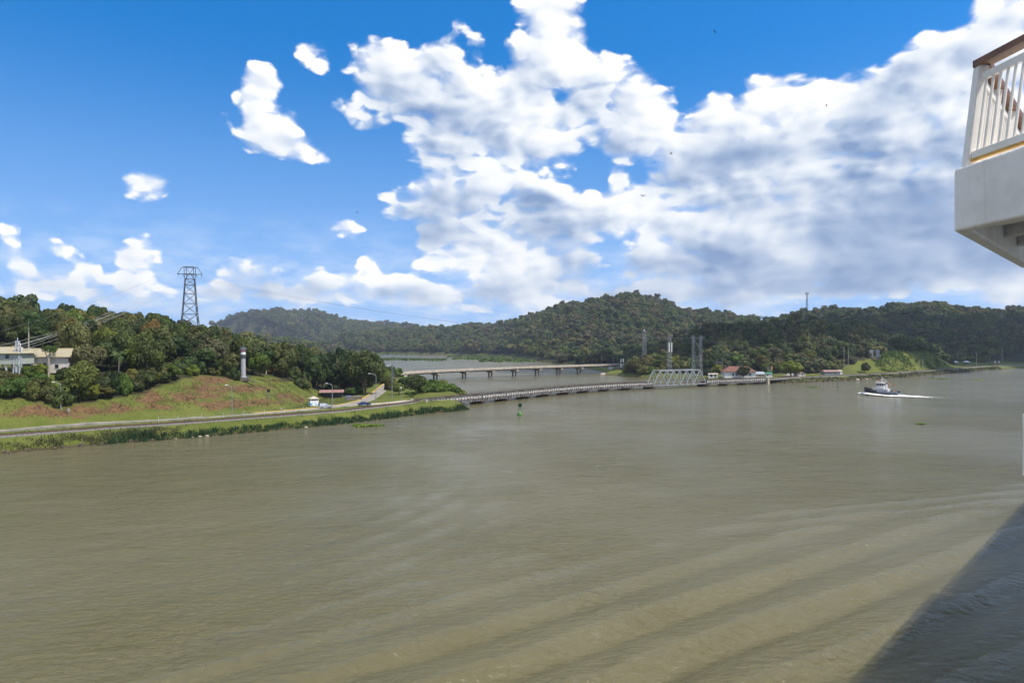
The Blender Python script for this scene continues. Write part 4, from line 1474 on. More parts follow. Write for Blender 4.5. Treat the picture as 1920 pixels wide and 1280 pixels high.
    for i in range(n + 1):
        mb.box((xs[i], 0, 0.0), (0.35, 5.7, 0.7))
    mb.build('floor', M['rust'], tr)
    mb = MB()
    for off in (-0.76, 0.76):
        mb.box((L / 2, off, 0.72), (L, 0.12, 0.18))
    mb.build('rail', M['rail'], tr)
    return o


old_bridge()

# timber fender platform by the truss
p = flat(1168, 730, 0)
o = empty('fender_platform', (p.x, p.y - 3, 0), math.atan2(0.55, 0.8), 'low timber fender platform on piles beside the truss span pier', 'platform')
mb = MB()
for i in range(7):
    for j in (-1, 1):
        mb.tube([(-5.4 + i * 1.8, j * 1.2, -2), (-5.4 + i * 1.8, j * 1.2, 0.9)], 0.17, 6)
mb.build('pile', M['black'], o)
MB().box((-2.2, 0, 1.0), (7.2, 3.0, 0.28)).build('deck', M['rust'], o)
MB().box((3.6, 0, 0.75), (4.4, 3.0, 0.9)).build('float', M['timber'], o)


# ------------------------------------------------------------------ new road bridge
def new_bridge():
    o = empty('road_bridge', (0, 0, 0), 0, 'concrete road bridge with hammerhead piers across the lake mouth', 'bridge')
    zt = lambda p: np.interp(p.y, [455, 490, 530, 605], [4.6, 5.7, 6.5, 7.2])
    P = path_pts(NEW, 5.0)
    mb = MB()
    ribbon(mb, P, 9.4, 0.0, 0.42, 0, zt)
    mb.build('deck', M['concrete'], o)
    for off in (-4.55, 4.55):
        mb = MB()
        ribbon(mb, P, 0.28, 0.85, 0.95, off, zt)
        mb.build('parapet', M['concrete'], o)
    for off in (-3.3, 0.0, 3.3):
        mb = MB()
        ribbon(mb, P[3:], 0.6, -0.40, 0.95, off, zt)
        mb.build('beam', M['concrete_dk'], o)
    for i in range(2, 9):
        p = NEW[i]
        d = NEW[i + 1] - NEW[i - 1]
        rz = math.atan2(d.y, d.x)
        z = float(zt(p)) - 1.36
        e = empty('pier', (p.x, p.y, 0), rz)
        e.parent = o
        mb = MB()
        h = 1.35
        vs = []
        for x in (-0.95, 0.95):
            vs += [(x, -4.7, z), (x, 4.7, z), (x, 4.7, z - 0.75), (x, 3.2, z - h), (x, -3.2, z - h), (x, -4.7, z - 0.75)]
        mb.add(vs, [(5, 4, 3, 2, 1, 0), (6, 7, 8, 9, 10, 11)] + [(k, (k + 1) % 6, 6 + (k + 1) % 6, 6 + k) for k in range(6)])
        mb.build('cap', M['concrete'], e)
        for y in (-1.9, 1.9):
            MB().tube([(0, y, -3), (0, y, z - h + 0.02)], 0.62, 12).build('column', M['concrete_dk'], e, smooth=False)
    p = NEW[-1]
    mb = MB().box((0, 0, 3.2), (3.0, 10.5, 6.2))
    mb.build('abutment', M['concrete'], o, loc=(p.x, p.y, -0.4), rz=math.atan2(17, 23))
    p = NEW[1]
    MB().box((0, 0, 2.2), (3.0, 10.5, 4.6)).build('abutment', M['concrete'], o, loc=(p.x, p.y, -0.4), rz=math.atan2(19, 21))


new_bridge()
p = at(1133, 697, 574)
mb = MB().box((0, 0, 0), (9, 3.4, 0.3))
s = mb.build('concrete_apron', M['concrete'])
s.location = (p.x, p.y, hz(p.x, p.y) + 0.25)
s.rotation_euler = (R(20), 0, 0.9)
tag(s, 'pale concrete slope apron on the grass below the road bridge end', 'slab')
mb = MB()
ribbon(mb, path_pts([NEW[-1], Vector((125, 630, 0)), Vector((150, 640, 0)), Vector((190, 600, 0)), Vector((215, 545, 0)), Vector((205, 500, 0)), Vector((190, 474, 0))], 5.0), 6.0, 0.07, 0.8, 0, lambda p: max(hz(p.x, p.y), 3.1))
tag(mb.build('far_bank_road', M['asphalt']), kind='structure')


# ------------------------------------------------------------------ lattice towers
def lattice(o, H, w0, w1, panels, rl, rb, m, split=True, rz=0.0, bend=None):
    """four legs with X bracing; split: every brace its own part"""
    def corner(k, z):
        t = z / H
        w = (w0 + (w1 - w0) * t) / 2 if bend is None else np.interp(t, bend[0], bend[1]) / 2
        a = rz + math.pi / 4 + k * math.pi / 2
        return Vector((w * math.sqrt(2) * math.cos(a), w * math.sqrt(2) * math.sin(a), z))
    zs = [H * (1 - (1 - i / panels) ** 1.25) for i in range(panels + 1)]
    for k in range(4):
        MB().tube([corner(k, z) for z in zs], rl, 5).build('leg', m, o)
    allb = MB()
    for i in range(panels):
        for k in range(4):
            k2 = (k + 1) % 4
            a, b, c, d = corner(k, zs[i]), corner(k2, zs[i]), corner(k, zs[i + 1]), corner(k2, zs[i + 1])
            mb = MB() if split else allb
            mb.bar(a, d, rb)
            mb.bar(b, c, rb)
            if split:
                mb.build('cross_brace', m, o)
            mb = MB() if split else allb
            mb.bar(c, d, rb * 1.1)
            if split:
                mb.build('girt', m, o)
    if not split:
        allb.build('bracing', m, o)
    return corner


# big pylon on the near hill
PY = at(356, 634, 330)
PYL = Vector((PY.x, PY.y, hz(PY.x, PY.y)))
PTOP = at(352, 501, 330).z
o = empty('lattice_pylon', PYL, R(12), 'tall dark steel lattice pylon rising out of the wood', 'pylon')
H = PTOP - PYL.z
hb = at(352, 523, 330).z - PYL.z
lattice(o, hb, 10.5, 4.4, 7, 0.20, 0.17, M['steel_dk'], True, R(18), ([0, .55, 1], [10.0, 6.2, 4.1]))
ha = at(352, 514, 330).z - PYL.z
for s in (-1, 1):
    for yy in (-1.9, 1.9):
        MB().bar((s * 1.9, yy, hb), (s * 2.2, yy, H), 0.24).build('upper_leg', M['steel_dk'], o)
    MB().bar((s * 5.6, 0, ha), (s * 3.4, 0, H), 0.22).build('arm_brace', M['steel_dk'], o)
    MB().bar((s * 2, 0, hb), (s * -2, 0, H), 0.18).build('head_brace', M['steel_dk'], o)
    MB().bar((s * 5.6, 0, ha), (0, -1.9, ha), 0.2).bar((s * 5.6, 0, ha), (0, 1.9, ha), 0.2).build('arm_side', M['steel_dk'], o)
MB().bar((-5.7, 0, ha), (5.7, 0, ha), 0.34, 0.3).build('crossarm', M['steel_dk'], o)
MB().bar((-3.5, 0, H), (3.5, 0, H), 0.26, 0.26).build('top_beam', M['steel_dk'], o)
for s in (-1, 1):
    MB().bar((-2.2, s * 1.9, H), (2.2, s * 1.9, H), 0.2).bar((-2.0, s * 1.9, ha), (2.0, s * 1.9, ha), 0.2).build('head_girt', M['steel_dk'], o)
for i, x in enumerate((-5.2, -3.0, -1.0, 1.0, 3.0, 5.2)):
    MB().lathe([(0.05, -1.1), (0.16, -1.0), (0.10, -0.8), (0.16, -0.6), (0.10, -0.4), (0.05, 0)], 6).build('insulator', M['steel_dk'], o, loc=(x, 0, ha - 0.1))


def local(o, p):
    c, s = math.cos(o.rotation_euler.z), math.sin(o.rotation_euler.z)
    return Vector((o.location.x + p[0] * c - p[1] * s, o.location.y + p[0] * s + p[1] * c, o.location.z + p[2]))


def wire(a, b, sag, r, m, label, group, n=22):
    pts = []
    for i in range(n + 1):
        t = i / n
        p = a.lerp(b, t)
        p.z -= 4 * sag * t * (1 - t)
        pts.append(p)
    mb = MB()
    mb.tube(pts, r, 4)
    return tag(mb.build('power_line', m), label, 'power line', group)


ARMS = [local(o, (x, 0, ha - 1.2)) for x in (-5.2, -3.0, -1.0, 1.0, 3.0, 5.2)]
TOPS = [local(o, (x, 0, H)) for x in (-3.4, 3.4)]

# pale gantry of the switch yard
G1 = hit(33, 712)
G0 = Vector((G1.x - 7.6, G1.y - 1.0, hz(G1.x - 7.6, G1.y - 1.0)))
G1.z = hz(G1.x, G1.y)
o = empty('switchyard_gantry', G1, 0, 'pale steel lattice gantry with insulators in front of the cream-roofed house', 'gantry')
hg = 11.2
lattice(o, hg, 1.9, 0.7, 6, 0.08, 0.07, M['gantry'], True, 0.2)
e = G0 - G1
mb2 = MB()
for k in range(4):
    a = math.pi / 4 + k * math.pi / 2 + 0.2
    MB().bar((e.x + 1.3 * math.cos(a), e.y + 1.3 * math.sin(a), e.z), (e.x + .5 * math.cos(a), e.y + .5 * math.sin(a), hg), 0.15).build('leg', M['gantry'], o)
for k in range(8):
    z0, z1 = e.z + (hg - e.z) * k / 8, e.z + (hg - e.z) * (k + 1) / 8
    w = 1.0 - 0.06 * k
    sgn = 1 if k % 2 else -1
    mb2.bar((e.x - w * sgn, e.y - 0.9, z0), (e.x + w * sgn, e.y - 0.9, z1), 0.1)
mb2.build('bracing', M['gantry'], o)
zb = 6.9
mb = MB()
for dy in (-0.35, 0.35):
    for dz in (0, 0.7):
        mb.bar((e.x - 3, e.y + dy, zb + dz), (0, dy, zb + dz), 0.13)
for k in range(9):
    t0, t1 = k / 9, (k + 1) / 9
    mb.bar((e.x * t0, e.y * t0 - 0.35, zb + 0.7 * (k % 2)), (e.x * t1, e.y * t1 - 0.35, zb + 0.7 * ((k + 1) % 2)), 0.09)
mb.build('beam', M['gantry'], o)
MB().bar((e.x, e.y, hg - 0.8), (e.x + 2.6, e.y * 0.7, zb + 0.7), 0.28).bar((e.x + 0.3, e.y, hg - 1.3), (e.x + 2.0, e.y * 0.7, zb + 0.7), 0.2).build('knee_brace', M['gantry'], o)
MB().bar((0, 0, hg), (0, 0, hg + 1.0), 0.16).bar((e.x, e.y, hg), (e.x, e.y, hg + 1.2), 0.16).build('finial', M['gantry'], o)
for k, (x, z) in enumerate(((0.6, 10.0), (-0.6, 10.0), (1.0, 9.0), (0.9, 8.4))):
    MB().lathe([(0.06, 0), (0.2, 0.1), (0.1, 0.3), (0.2, 0.5), (0.1, 0.7), (0.2, 0.9), (0.06, 1.1)], 7).build('insulator', M['white'], o, loc=(x, 0.3, z - 0.6))
ends = [(0.9, 9.9), (0.7, 9.2), (-0.7, 9.9), (0.2, 8.3), (-7.4, 9.4), (-7.9, 8.2)]
for i, (x, z) in enumerate(ends):
    b = G1 + Vector((x, 0, z))
    wire(ARMS[i], b, 2.2 + 0.25 * i, 0.035, M['wire_pale'], 'pale power cable slung from the tall dark pylon down to the switch yard gantry', 'cables between pylon and gantry')
wire(TOPS[0], G1 + Vector((-8, -3, 12.4)), 1.5, 0.03, M['wire'], 'thin earth wire from the top of the tall dark pylon to the gantry', None)
# the line goes on across the river mouth to the pylon on the far bank
FP = at(1307, 708, 470)
FP.z = hz(FP.x, FP.y)
o = empty('lattice_pylon', FP, R(-30), 'grey lattice pylon with twin heads behind the truss span', 'pylon')
fh = at(1307, 629, 470).z - FP.z
lattice(o, fh * 0.52, 6.4, 5.0, 4, 0.15, 0.14, M['steel'], True)
zz = fh * 0.52
for s in (-1, 1):
    mb = MB()
    for yy in (-0.8, 0.8):
        for xx in (-0.7, 0.7):
            mb.bar((s * 2.4 + xx, yy * 2, zz), (s * 2.6 + xx * 0.7, yy, fh), 0.2)
    for k in range(6):
        z0, z1 = zz + (fh - zz) * k / 6, zz + (fh - zz) * (k + 1) / 6
        sg = 1 if k % 2 else -1
        mb.bar((s * 2.5 - 0.6 * sg, -1.0, z0), (s * 2.5 + 0.6 * sg, -1.0, z1), 0.12)
    mb.build('mast', M['steel'], o)
    MB().bar((s * 2.6, 0, fh), (s * 4.9, 0, fh - 1.6), 0.18).bar((s * 2.4, 0, fh - 1.7), (s * 4.9, 0, fh - 1.6), 0.18).build('arm', M['steel'], o)
MB().bar((-2.6, 0, fh - 1.6), (2.6, 0, fh - 1.6), 0.22).bar((-2.5, 0, fh - 1.6), (2.3, 0, zz + 4), 0.16).bar((2.5, 0, zz + 9), (-2.3, 0, zz), 0.16).build('crossbeam', M['steel'], o)
FAR = [local(o, (x, 0, fh - 1.8)) for x in (-4.7, -2.6, -0.9, 0.9, 2.6, 4.7)]
for i in range(6):
    wire(ARMS[i], FAR[i], 7.0 + 0.3 * i, 0.011, M['wire'], 'thin dark power cable hanging over the river mouth between the two pylons', 'cables across the river mouth', 30)
for i, (u, v) in enumerate(((1420, 650), (1425, 655), (1430, 660))):
    wire(FAR[5 - i], at(u, v, 540), 1.6, 0.04, M['wire'], 'power cable running from the twin-headed pylon into the wooded hill', 'cables into the wooded hill', 10)

# radio masts on the far bank
for (u, vb, vt, y, w, lab) in ((1208, 700, 620, 560, 2.2, 'dark lattice radio mast with a lamp on top among the far bank trees'), (1255, 706, 629, 505, 2.0, 'lattice mast carrying two long white antenna panels')):
    b = at(u, vb, y)
    b.z = hz(b.x, b.y)
    o = empty('radio_mast', b, 0.3, lab, 'mast')
    hh = at(u, vt, y).z - b.z
    lattice(o, hh, w * 1.35, w, 11, 0.09, 0.06, M['steel'], False)
    if u == 1208:
        MB().lathe([(0.2, 0), (0.45, 0.2), (0.45, 0.8), (0.15, 1.1)], 8).build('lamp', M['white'], o, loc=(0, 0, hh))
        MB().box((0.6, -0.6, 0), (1.4, 1.0, 0.8)).build('equipment_box', M['hull_grey'], o, loc=(0.4, 0, hh - 0.7))
    else:
        z0, z1 = at(u, 660, y).z - b.z, at(u, 642, y).z - b.z
        for s in (-1, 1):
            MB().lathe([(0.3, z0), (0.42, z0 + 0.3), (0.42, z1 - 0.3), (0.3, z1)], 10).build('antenna_panel', M['white'], o, loc=(s * 1.05, -1.5, 0))
        MB().box((0, 0, hh), (2.4, 2.4, 0.25)).build('platform', M['steel'], o)

b = at(1513, 596, 668)
b.z = hz(b.x, b.y)
o = empty('cell_tower', b, 0.2, 'slender cell tower with antenna cluster on the crest of the far hill', 'tower')
hh = at(1513, 549, 668).z - b.z
lattice(o, hh, 1.7, 0.7, 12, 0.08, 0.05, M['steel_dk'], False)
for k in range(6):
    a = k * math.pi / 3
    MB().box((1.5 * math.cos(a), 1.5 * math.sin(a), hh - 0.6), (0.35, 0.3, 2.0)).build('antenna', M['steel'], o)
    MB().lathe([(0.1, 0), (0.5, 0.2), (0.5, 0.4)], 8).build('dish', M['steel'], o, loc=(1.0 * math.cos(a + .5), 1.0 * math.sin(a + .5), hh - 6 - k * 1.2))

# twin white antenna panels showing on the slope and twin striped posts by the bridge end
for (u, vt, vb, y, lab, band) in ((1315, 613, 625, 640, 'pair of tall white antenna panels on a pole on the wooded slope', False), (1166.5, 672, 688.5, 585, 'pair of white posts with a black band by the road bridge end', True)):
    g = at(u, vb, y)
    g.z = hz(g.x, g.y)
    top, bot = at(u, vt, y).z, at(u, vb, y).z
    if band:
        g.z = min(g.z, bot)
    o = empty('range_marker' if band else 'antenna_pole', (g.x, g.y, g.z), 0, lab, 'marker' if band else 'antenna')
    MB().tube([(0, 0, -0.5), (0, 0, bot - g.z + 1.0)], 0.2, 8).build('pole', M['steel'], o)
    MB().bar((-1.1, 0, bot - g.z + 0.5), (1.1, 0, bot - g.z + 0.5), 0.2).build('bracket', M['steel'], o)
    for s in (-1, 1):
        zm = (bot + top) / 2 - g.z
        if band:
            MB().box((s * 1.0, 0, (zm + bot - g.z) / 2 - 0.2), (0.9, 0.5, (top - bot) / 2 - 0.7)).build('lower_panel', M['white'], o)
            MB().box((s * 1.0, 0, zm), (0.92, 0.52, 0.9)).build('black_band', M['black'], o)
            MB().box((s * 1.0, 0, (zm + top - g.z) / 2 + 0.2), (0.9, 0.5, (top - bot) / 2 - 0.7)).build('upper_panel', M['white'], o)
        else:
            MB().lathe([(0.3, bot - g.z), (0.45, bot - g.z + 0.3), (0.45, top - g.z - 0.3), (0.3, top - g.z)], 10).build('antenna_panel', M['white'], o, loc=(s * 1.0, 0, 0))


# ------------------------------------------------------------------ poles, lamps, signs
def lamp(p, h, arm, rz, label):
    o = empty('street_lamp', p, rz, label, 'street lamp', 'lamps along the bank road')
    MB().tube([(0, 0, -0.3), (0, 0, h * 0.55), (0, 0, h - 0.6)], [0.15, 0.12, 0.085], 8).build('pole', M['steel'], o)
    MB().tube([(0, 0, h - 0.65), (0, 0, h - 0.3), (-arm * 0.4, 0, h + 0.25), (-arm, 0, h + 0.55)], 0.07, 6).build('arm', M['steel'], o)
    MB().box((-arm - 0.3, 0, h + 0.55), (0.8, 0.34, 0.18), 0, 0.7).build('lamp_head', M['white'], o)


def place(u, v, z=None):
    p = flat(u, v, 3.4)
    p.z = hz(p.x, p.y)
    return p


lamp(place(114, 794), 7.0, 1.6, 0.2, 'grey street lamp beside the small white square sign on the bank road')
lamp(place(435, 781), 9.4, 1.4, 0.1, 'grey street lamp below the white beacon tower')
lamp(place(623, 766), 8.4, 1.6, 0.1, 'grey street lamp beside the silver car')
lamp(flat(705, 754, 3.3) * 1.0, 10.5, 2.2, 0.1, 'tall street lamp at the bend of the concrete side road')
lamp(at(738, 735, 330).to_2d().to_3d() + Vector((0, 0, 3.0)), 11.5, 2.4, 0.2, 'tall street lamp among the bushes by the river')
for (u, v, y, h, lab) in ((735, 749, 278, 14.5, 'tall utility pole with crossarm beside the end of the railway bridge'), (752, 751, 272, 4.6, 'short thin post with a lamp by the end of the railway bridge')):
    p = at(u, v, y)
    p.z = hz(p.x, p.y)
    o = empty('utility_pole', p, 0.6, lab, 'pole')
    MB().tube([(0, 0, -0.4), (0, 0, h)], [0.17 if h > 6 else 0.08, 0.11 if h > 6 else 0.06], 8).build('pole', M['steel'], o)
    if h > 6:
        MB().bar((-1.0, 0, h - 0.5), (1.0, 0, h - 0.5), 0.12).build('crossarm', M['wood_pole'], o)
        MB().tube([(0.5, 0, h - 1.2), (0.5, 0, h - 0.2)], 0.28, 8).build('transformer', M['steel'], o)
    else:
        MB().lathe([(0.1, 0), (0.28, 0.1), (0.28, 0.5), (0.1, 0.6)], 8).build('lamp_head', M['white'], o, loc=(0, 0, h))
for (u, vb, vt, lab, arms, y) in ((1582.5, 694, 650, 'first of two tall bare poles standing at the foot of the wooded far bank', 0, 522), (1590.5, 694.5, 652, 'second of two tall bare poles, beside the grassy mound', 0, 522), (1724, 697, 674, 'twin-armed utility pole at the foot of the grassy slope', 2, 545), (1730, 698.5, 673, 'utility pole with two crossarms on the railway bank', 2, 540),
                        (1796, 693, 661, 'utility pole with crossarm on the bank before the shaded hill', 1, 590), (1831, 687, 661, 'utility pole with crossarm beside the railway at the bend', 1, 665), (1879, 676, 650, 'utility pole in front of the dark shaded forest', 1, 800), (1128, 688, 664, 'dark pole beside the parked cars at the road bridge end', 0, 640), (1150, 688, 668, 'thin grey pole near the white kiosk', 0, 620), (1176, 688, 672, 'thin pole beside the banded white posts', 0, 600)):
    b = at(u, vb, y)
    b.z = hz(b.x, b.y)
    hh = at(u, vt, y).z - b.z
    o = empty('utility_pole', b, 0.5, lab, 'pole')
    MB().tube([(0, 0, -0.5), (0, 0, hh)], [0.24, 0.17], 8).build('pole', M['wood_pole'], o)
    for k in range(arms):
        MB().bar((-1.2, 0, hh - 0.6 - k * 1.6), (1.2, 0, hh - 0.6 - k * 1.6), 0.18).build('crossarm', M['wood_pole'], o)
for (u, v, w, hb_, lab, m) in ((129, 795, 0.8, 1.1, 'small white square sign on a post beside the bank road', 'white'), (528, 774, 0.55, 1.3, 'tiny white marker sign on a post by the bank road kerb', 'white')):
    p = place(u, v)
    o = empty('road_sign', p, -0.5, lab, 'sign')
    MB().tube([(0, 0, -0.2), (0, 0, hb_ + 0.2)], 0.05, 6).build('post', M['steel'], o)
    MB().box((0, -0.06, hb_ + w / 2), (w, 0.05, w)).build('panel', M[m], o)
p = hit(503, 746)
o = empty('notice_board', p, -0.6, 'dark notice board on two posts on the grassy mound', 'sign')
for s in (-1, 1):
    MB().tube([(s * 0.55, 0, -0.3), (s * 0.55, 0, 2.1)], 0.06, 6).build('post', M['steel'], o)
MB().box((0.2, -0.08, 2.5), (1.7, 0.08, 1.1)).build('board', M['steel_dk'], o)

# fence along the road kerb
FPTS = [p for p in path_pts(ROAD, 5.0) if 196 < p.y < 262]
o = empty('wire_fence', (0, 0, 0), 0, 'low wire fence with thin posts along the bank road and railway', 'fence')
wires = MB()
prev = None
for i, p in enumerate(FPTS[1:-1]):
    d = (FPTS[i + 2] - FPTS[i]).normalized()
    s = Vector((d.y, -d.x, 0))
    c = p + s * 3.2
    c.z = hz(c.x, c.y)
    MB().bar(c + Vector((0, 0, -0.2)), c + Vector((0, 0, 1.5)), 0.09).build('post', M['gantry'], o)
    if prev is not None:
        for zz in (0.5, 1.0, 1.4):
            wires.bar(prev + Vector((0, 0, zz)), c + Vector((0, 0, zz)), 0.02)
    prev = c
wires.build('wire', M['steel'], o)

# white hut
p = hit(586, 761)
o = empty('white_hut', (p.x, p.y + 1.2, p.z - 0.1), R(30), 'small white hut with a low pyramid roof and blue sprayed marks', 'hut')
MB().box((0, 0, 1.35), (2.9, 2.9, 2.7)).build('wall', M['graffiti'], o)
mb = MB()
mb.add([(-1.75, -1.75, 2.75), (1.75, -1.75, 2.75), (1.75, 1.75, 2.75), (-1.75, 1.75, 2.75), (-1.75, -1.75, 2.66), (1.75, -1.75, 2.66), (1.75, 1.75, 2.66), (-1.75, 1.75, 2.66), (0, 0, 3.65)],
       [(0, 1, 8), (1, 2, 8), (2, 3, 8), (3, 0, 8), (7, 6, 5, 4), (0, 4, 5, 1), (1, 5, 6, 2), (2, 6, 7, 3), (3, 7, 4, 0)])
mb.build('roof', M['concrete'], o)
for (x, y, sx, sy) in ((0, -1.46, 2.3, 0.03), (1.46, 0, 0.03, 2.3), (-1.46, 0, 0.03, 2.3)):
    MB().box((x, y, 2.2), (sx, sy, 0.34)).build('vent_opening', M['steel_dk'], o)

# beacon tower
p = hit(456, 713)
b = Vector((p.x, p.y, p.z))
o = empty('beacon_tower', b, R(10), 'white round beacon tower with a dark pointed cap on the grassy hill', 'tower')
ht = 12.2
MB().lathe([(1.0, 0.9), (0.92, 1.4), (0.76, ht - 2.9), (0.76, ht - 2.8)], 16).build('shaft', M['beacon'], o, smooth=False)
MB().box((0, 0, 0.3), (3.4, 3.4, 0.9)).build('plinth', M['concrete_dk'], o)
for s in (-1, 1):
    for t in (-1, 1):
        MB().bar((s * 1.55, t * 1.55, -0.4), (s * 1.35, t * 1.35, 1.5), 0.25).build('leg', M['steel'], o)
MB().lathe([(0.9, ht - 4.3), (1.0, ht - 4.2), (1.0, ht - 3.1), (0.9, ht - 3.0)], 16).build('dark_collar', M['steel_dk'], o)
MB().lathe([(0.88, ht - 3.0), (0.88, ht - 2.1)], 16).build('lantern_drum', M['white'], o)
MB().lathe([(0.9, ht - 2.1), (0.9, ht - 1.6)], 16).build('red_band', M['pink_paint'], o)
MB().lathe([(0.88, ht - 1.6), (0.88, ht - 1.2)], 16).build('white_band', M['white'], o)
MB().lathe([(1.45, ht - 1.2), (1.4, ht - 1.05), (0.3, ht - 0.25), (0.25, ht), (0.1, ht + 0.35)], 16).build('cap', M['steel_dk'], o)
MB().bar((2.0, -1.0, 0.1), (4.6, -2.0, -0.6), 0.7, 0.35).build('step', M['concrete_dk'], o)

# shelter with red sheet roof
p = flat(622, 744, 3.6)
p.z = hz(p.x, p.y)
o = empty('open_shelter', p, R(12), 'open roadside shelter with a faded red sheet roof', 'shelter')
for x in (-4.2, -1.4, 1.4, 4.2):
    for y in (-1.8, 1.8):
        MB().bar((x, y, -0.2), (x, y, 2.4), 0.16).build('post', M['steel_dk'], o)
for k in range(8):
    MB().add([(-5 + k * 1.25, -2.6, 2.35), (-3.8 + k * 1.25, -2.6, 2.35), (-3.8 + k * 1.25, 2.4, 3.15), (-5 + k * 1.25, 2.4, 3.15), (-5 + k * 1.25, -2.6, 2.27), (-3.8 + k * 1.25, -2.6, 2.27), (-3.8 + k * 1.25, 2.4, 3.07), (-5 + k * 1.25, 2.4, 3.07)],
             [(0, 1, 2, 3), (7, 6, 5, 4), (0, 4, 5, 1), (1, 5, 6, 2), (2, 6, 7, 3), (3, 7, 4, 0)]).build('roof_sheet', M['red_sheet'], o, loc=(0, 0, 0.012 * (k % 2)))
MB().box((0, 2.0, 1.0), (8.6, 0.12, 2.0)).build('back_wall', M['steel_dk'], o)
p = flat(653, 748, 3.5); p.z = hz(p.x, p.y)
tag(MB().box((0, 0, 0.75), (2.0, 1.2, 1.5)).box((0, 0, 1.52), (2.2, 1.4, 0.1)).build('refuse_bin', M['sign_blue'], loc=p, rz=0.3), 'blue bin by the shelter', 'bin')
o = empty('concrete_block_wall', flat(664, 749, 3.4), 0.2, 'low grey boundary wall between the shelter and the side road', 'wall')
MB().box((0, 0, 0.5), (6, 0.35, 1.6)).build('wall', M['concrete_dk'], o)
MB().box((0, 0, 1.36), (6.2, 0.5, 0.14)).build('coping', M['concrete'], o)


# ------------------------------------------------------------------ cars
def car(p, rz, paint, label, kind='suv', name='parked_car', group=None):
    o = empty(name, p, rz, label, 'car', group)
    L, W = (4.6, 1.85)
    prof = {'suv': [(-2.3, .45), (-2.3, 1.0), (-2.2, 1.12), (-2.05, 1.72), (0.1, 1.76), (0.95, 1.1), (2.1, 1.0), (2.3, .8), (2.3, .45)],
            'sedan': [(-2.3, .42), (-2.3, .88), (-1.6, .98), (-0.95, 1.42), (0.2, 1.45), (1.05, .98), (2.1, .88), (2.3, .7), (2.3, .42)]}[kind]
    n = len(prof)
    mb = MB()
    vs = []
    for s in (-1, 1):
        for x, z in prof:
            w = W / 2 if z < 1.15 else W / 2 - 0.18
            vs.append((x, s * w, z))
    mb.add(vs, [tuple(range(n))[::-1], tuple(range(n, 2 * n))] + [(i, (i + 1) % n, n + (i + 1) % n, n + i) for i in range(n)])
    mb.build('body', M[paint], o)
    top = 1.64 if kind == 'suv' else 1.36
    for s in (-1, 1):
        mb = MB()
        y = s * (W / 2 - 0.10)
        pts = [(-1.75, 1.12), (-1.7, top), (0.0, top), (0.6, 1.12)] if kind == 'suv' else [(-1.3, 1.0), (-0.9, top), (0.1, top), (0.75, 1.0)]
        mb.add([(x, y - s * 0.03 - (0.06 * s if z > 1.3 else 0), z) for x, z in pts] + [(x, y + s * 0.02 - (0.06 * s if z > 1.3 else 0), z) for x, z in pts], [(0, 1, 2, 3), (7, 6, 5, 4), (0, 4, 5, 1), (1, 5, 6, 2), (2, 6, 7, 3), (3, 7, 4, 0)])
        mb.build('side_window', M['glass'], o)
    MB().bar((0.32 if kind == 'suv' else 0.42, 0, top + .02), (0.86 if kind == 'suv' else 0.92, 0, 1.14 if kind == 'suv' else 1.04), 1.4, 0.06).build('windscreen', M['glass'], o)
    MB().bar((-2.12 if kind == 'suv' else -1.05, 0, top), (-2.24 if kind == 'suv' else -1.6, 0, 1.14 if kind == 'suv' else 1.0), 1.4, 0.06).build('rear_window', M['glass'], o)
    for x in (-1.4, 1.4):
        for s in (-1, 1):
            w = MB().tube([(x, s * 0.72, 0.33), (x, s * 0.95, 0.33)], 0.34, 12).build('wheel', M['black'], o)
            MB().tube([(x, s * 0.95, 0.33), (x, s * 0.965, 0.33)], 0.19, 10).build('rim', M['steel'], w)
    for s in (-1, 1):
        MB().box((2.29, s * 0.65, 0.78), (0.06, 0.35, 0.14)).build('headlight', M['white'], o)
        MB().box((-2.29, s * 0.7, 0.88), (0.06, 0.22, 0.2)).build('tail_light', M['red'], o)
    return o


def on_road(u, v, z=3.45):
    return flat(u, v, z)


p = on_road(610, 764.5); car(Vector((p.x, p.y, road_z(p) + 0.06)), R(32), 'silver', 'silver estate car driving on the bank road beside the white hut', 'suv')
p = on_road(683, 759.5); car(Vector((p.x, p.y, max(hz(p.x, p.y), 3.1) + 0.06)), R(20), 'blue_car', 'dark blue saloon car near the end of the railway bridge', 'sedan')
b = at(1653, 673.5, 575); car(Vector((b.x, b.y, hz(b.x, b.y))), R(10), 'white', 'white car parked on top of the grassy slope', 'suv')
for i in range(9):
    u, y = 1128 + i * 5.2, 652 + (i % 3) * 5
    x = (u - 960) / FPX * y
    car(Vector((x, y, hz(x, y))), R(70 + (i * 37) % 25), ('white', 'silver', 'blue_car')[i % 3], 'car parked in the row beyond the road bridge end', 'sedan', group='cars parked beyond the road bridge')
for i in range(5):
    u, y = 1762 + i * 5.0, 742 + i * 3
    x = (u - 960) / FPX * y
    car(Vector((x, y, hz(x, y))), R(60), ('white', 'silver')[i % 2], 'car parked at the foot of the shaded hill behind the grassy slope', 'sedan', group='cars parked by the shaded hill')


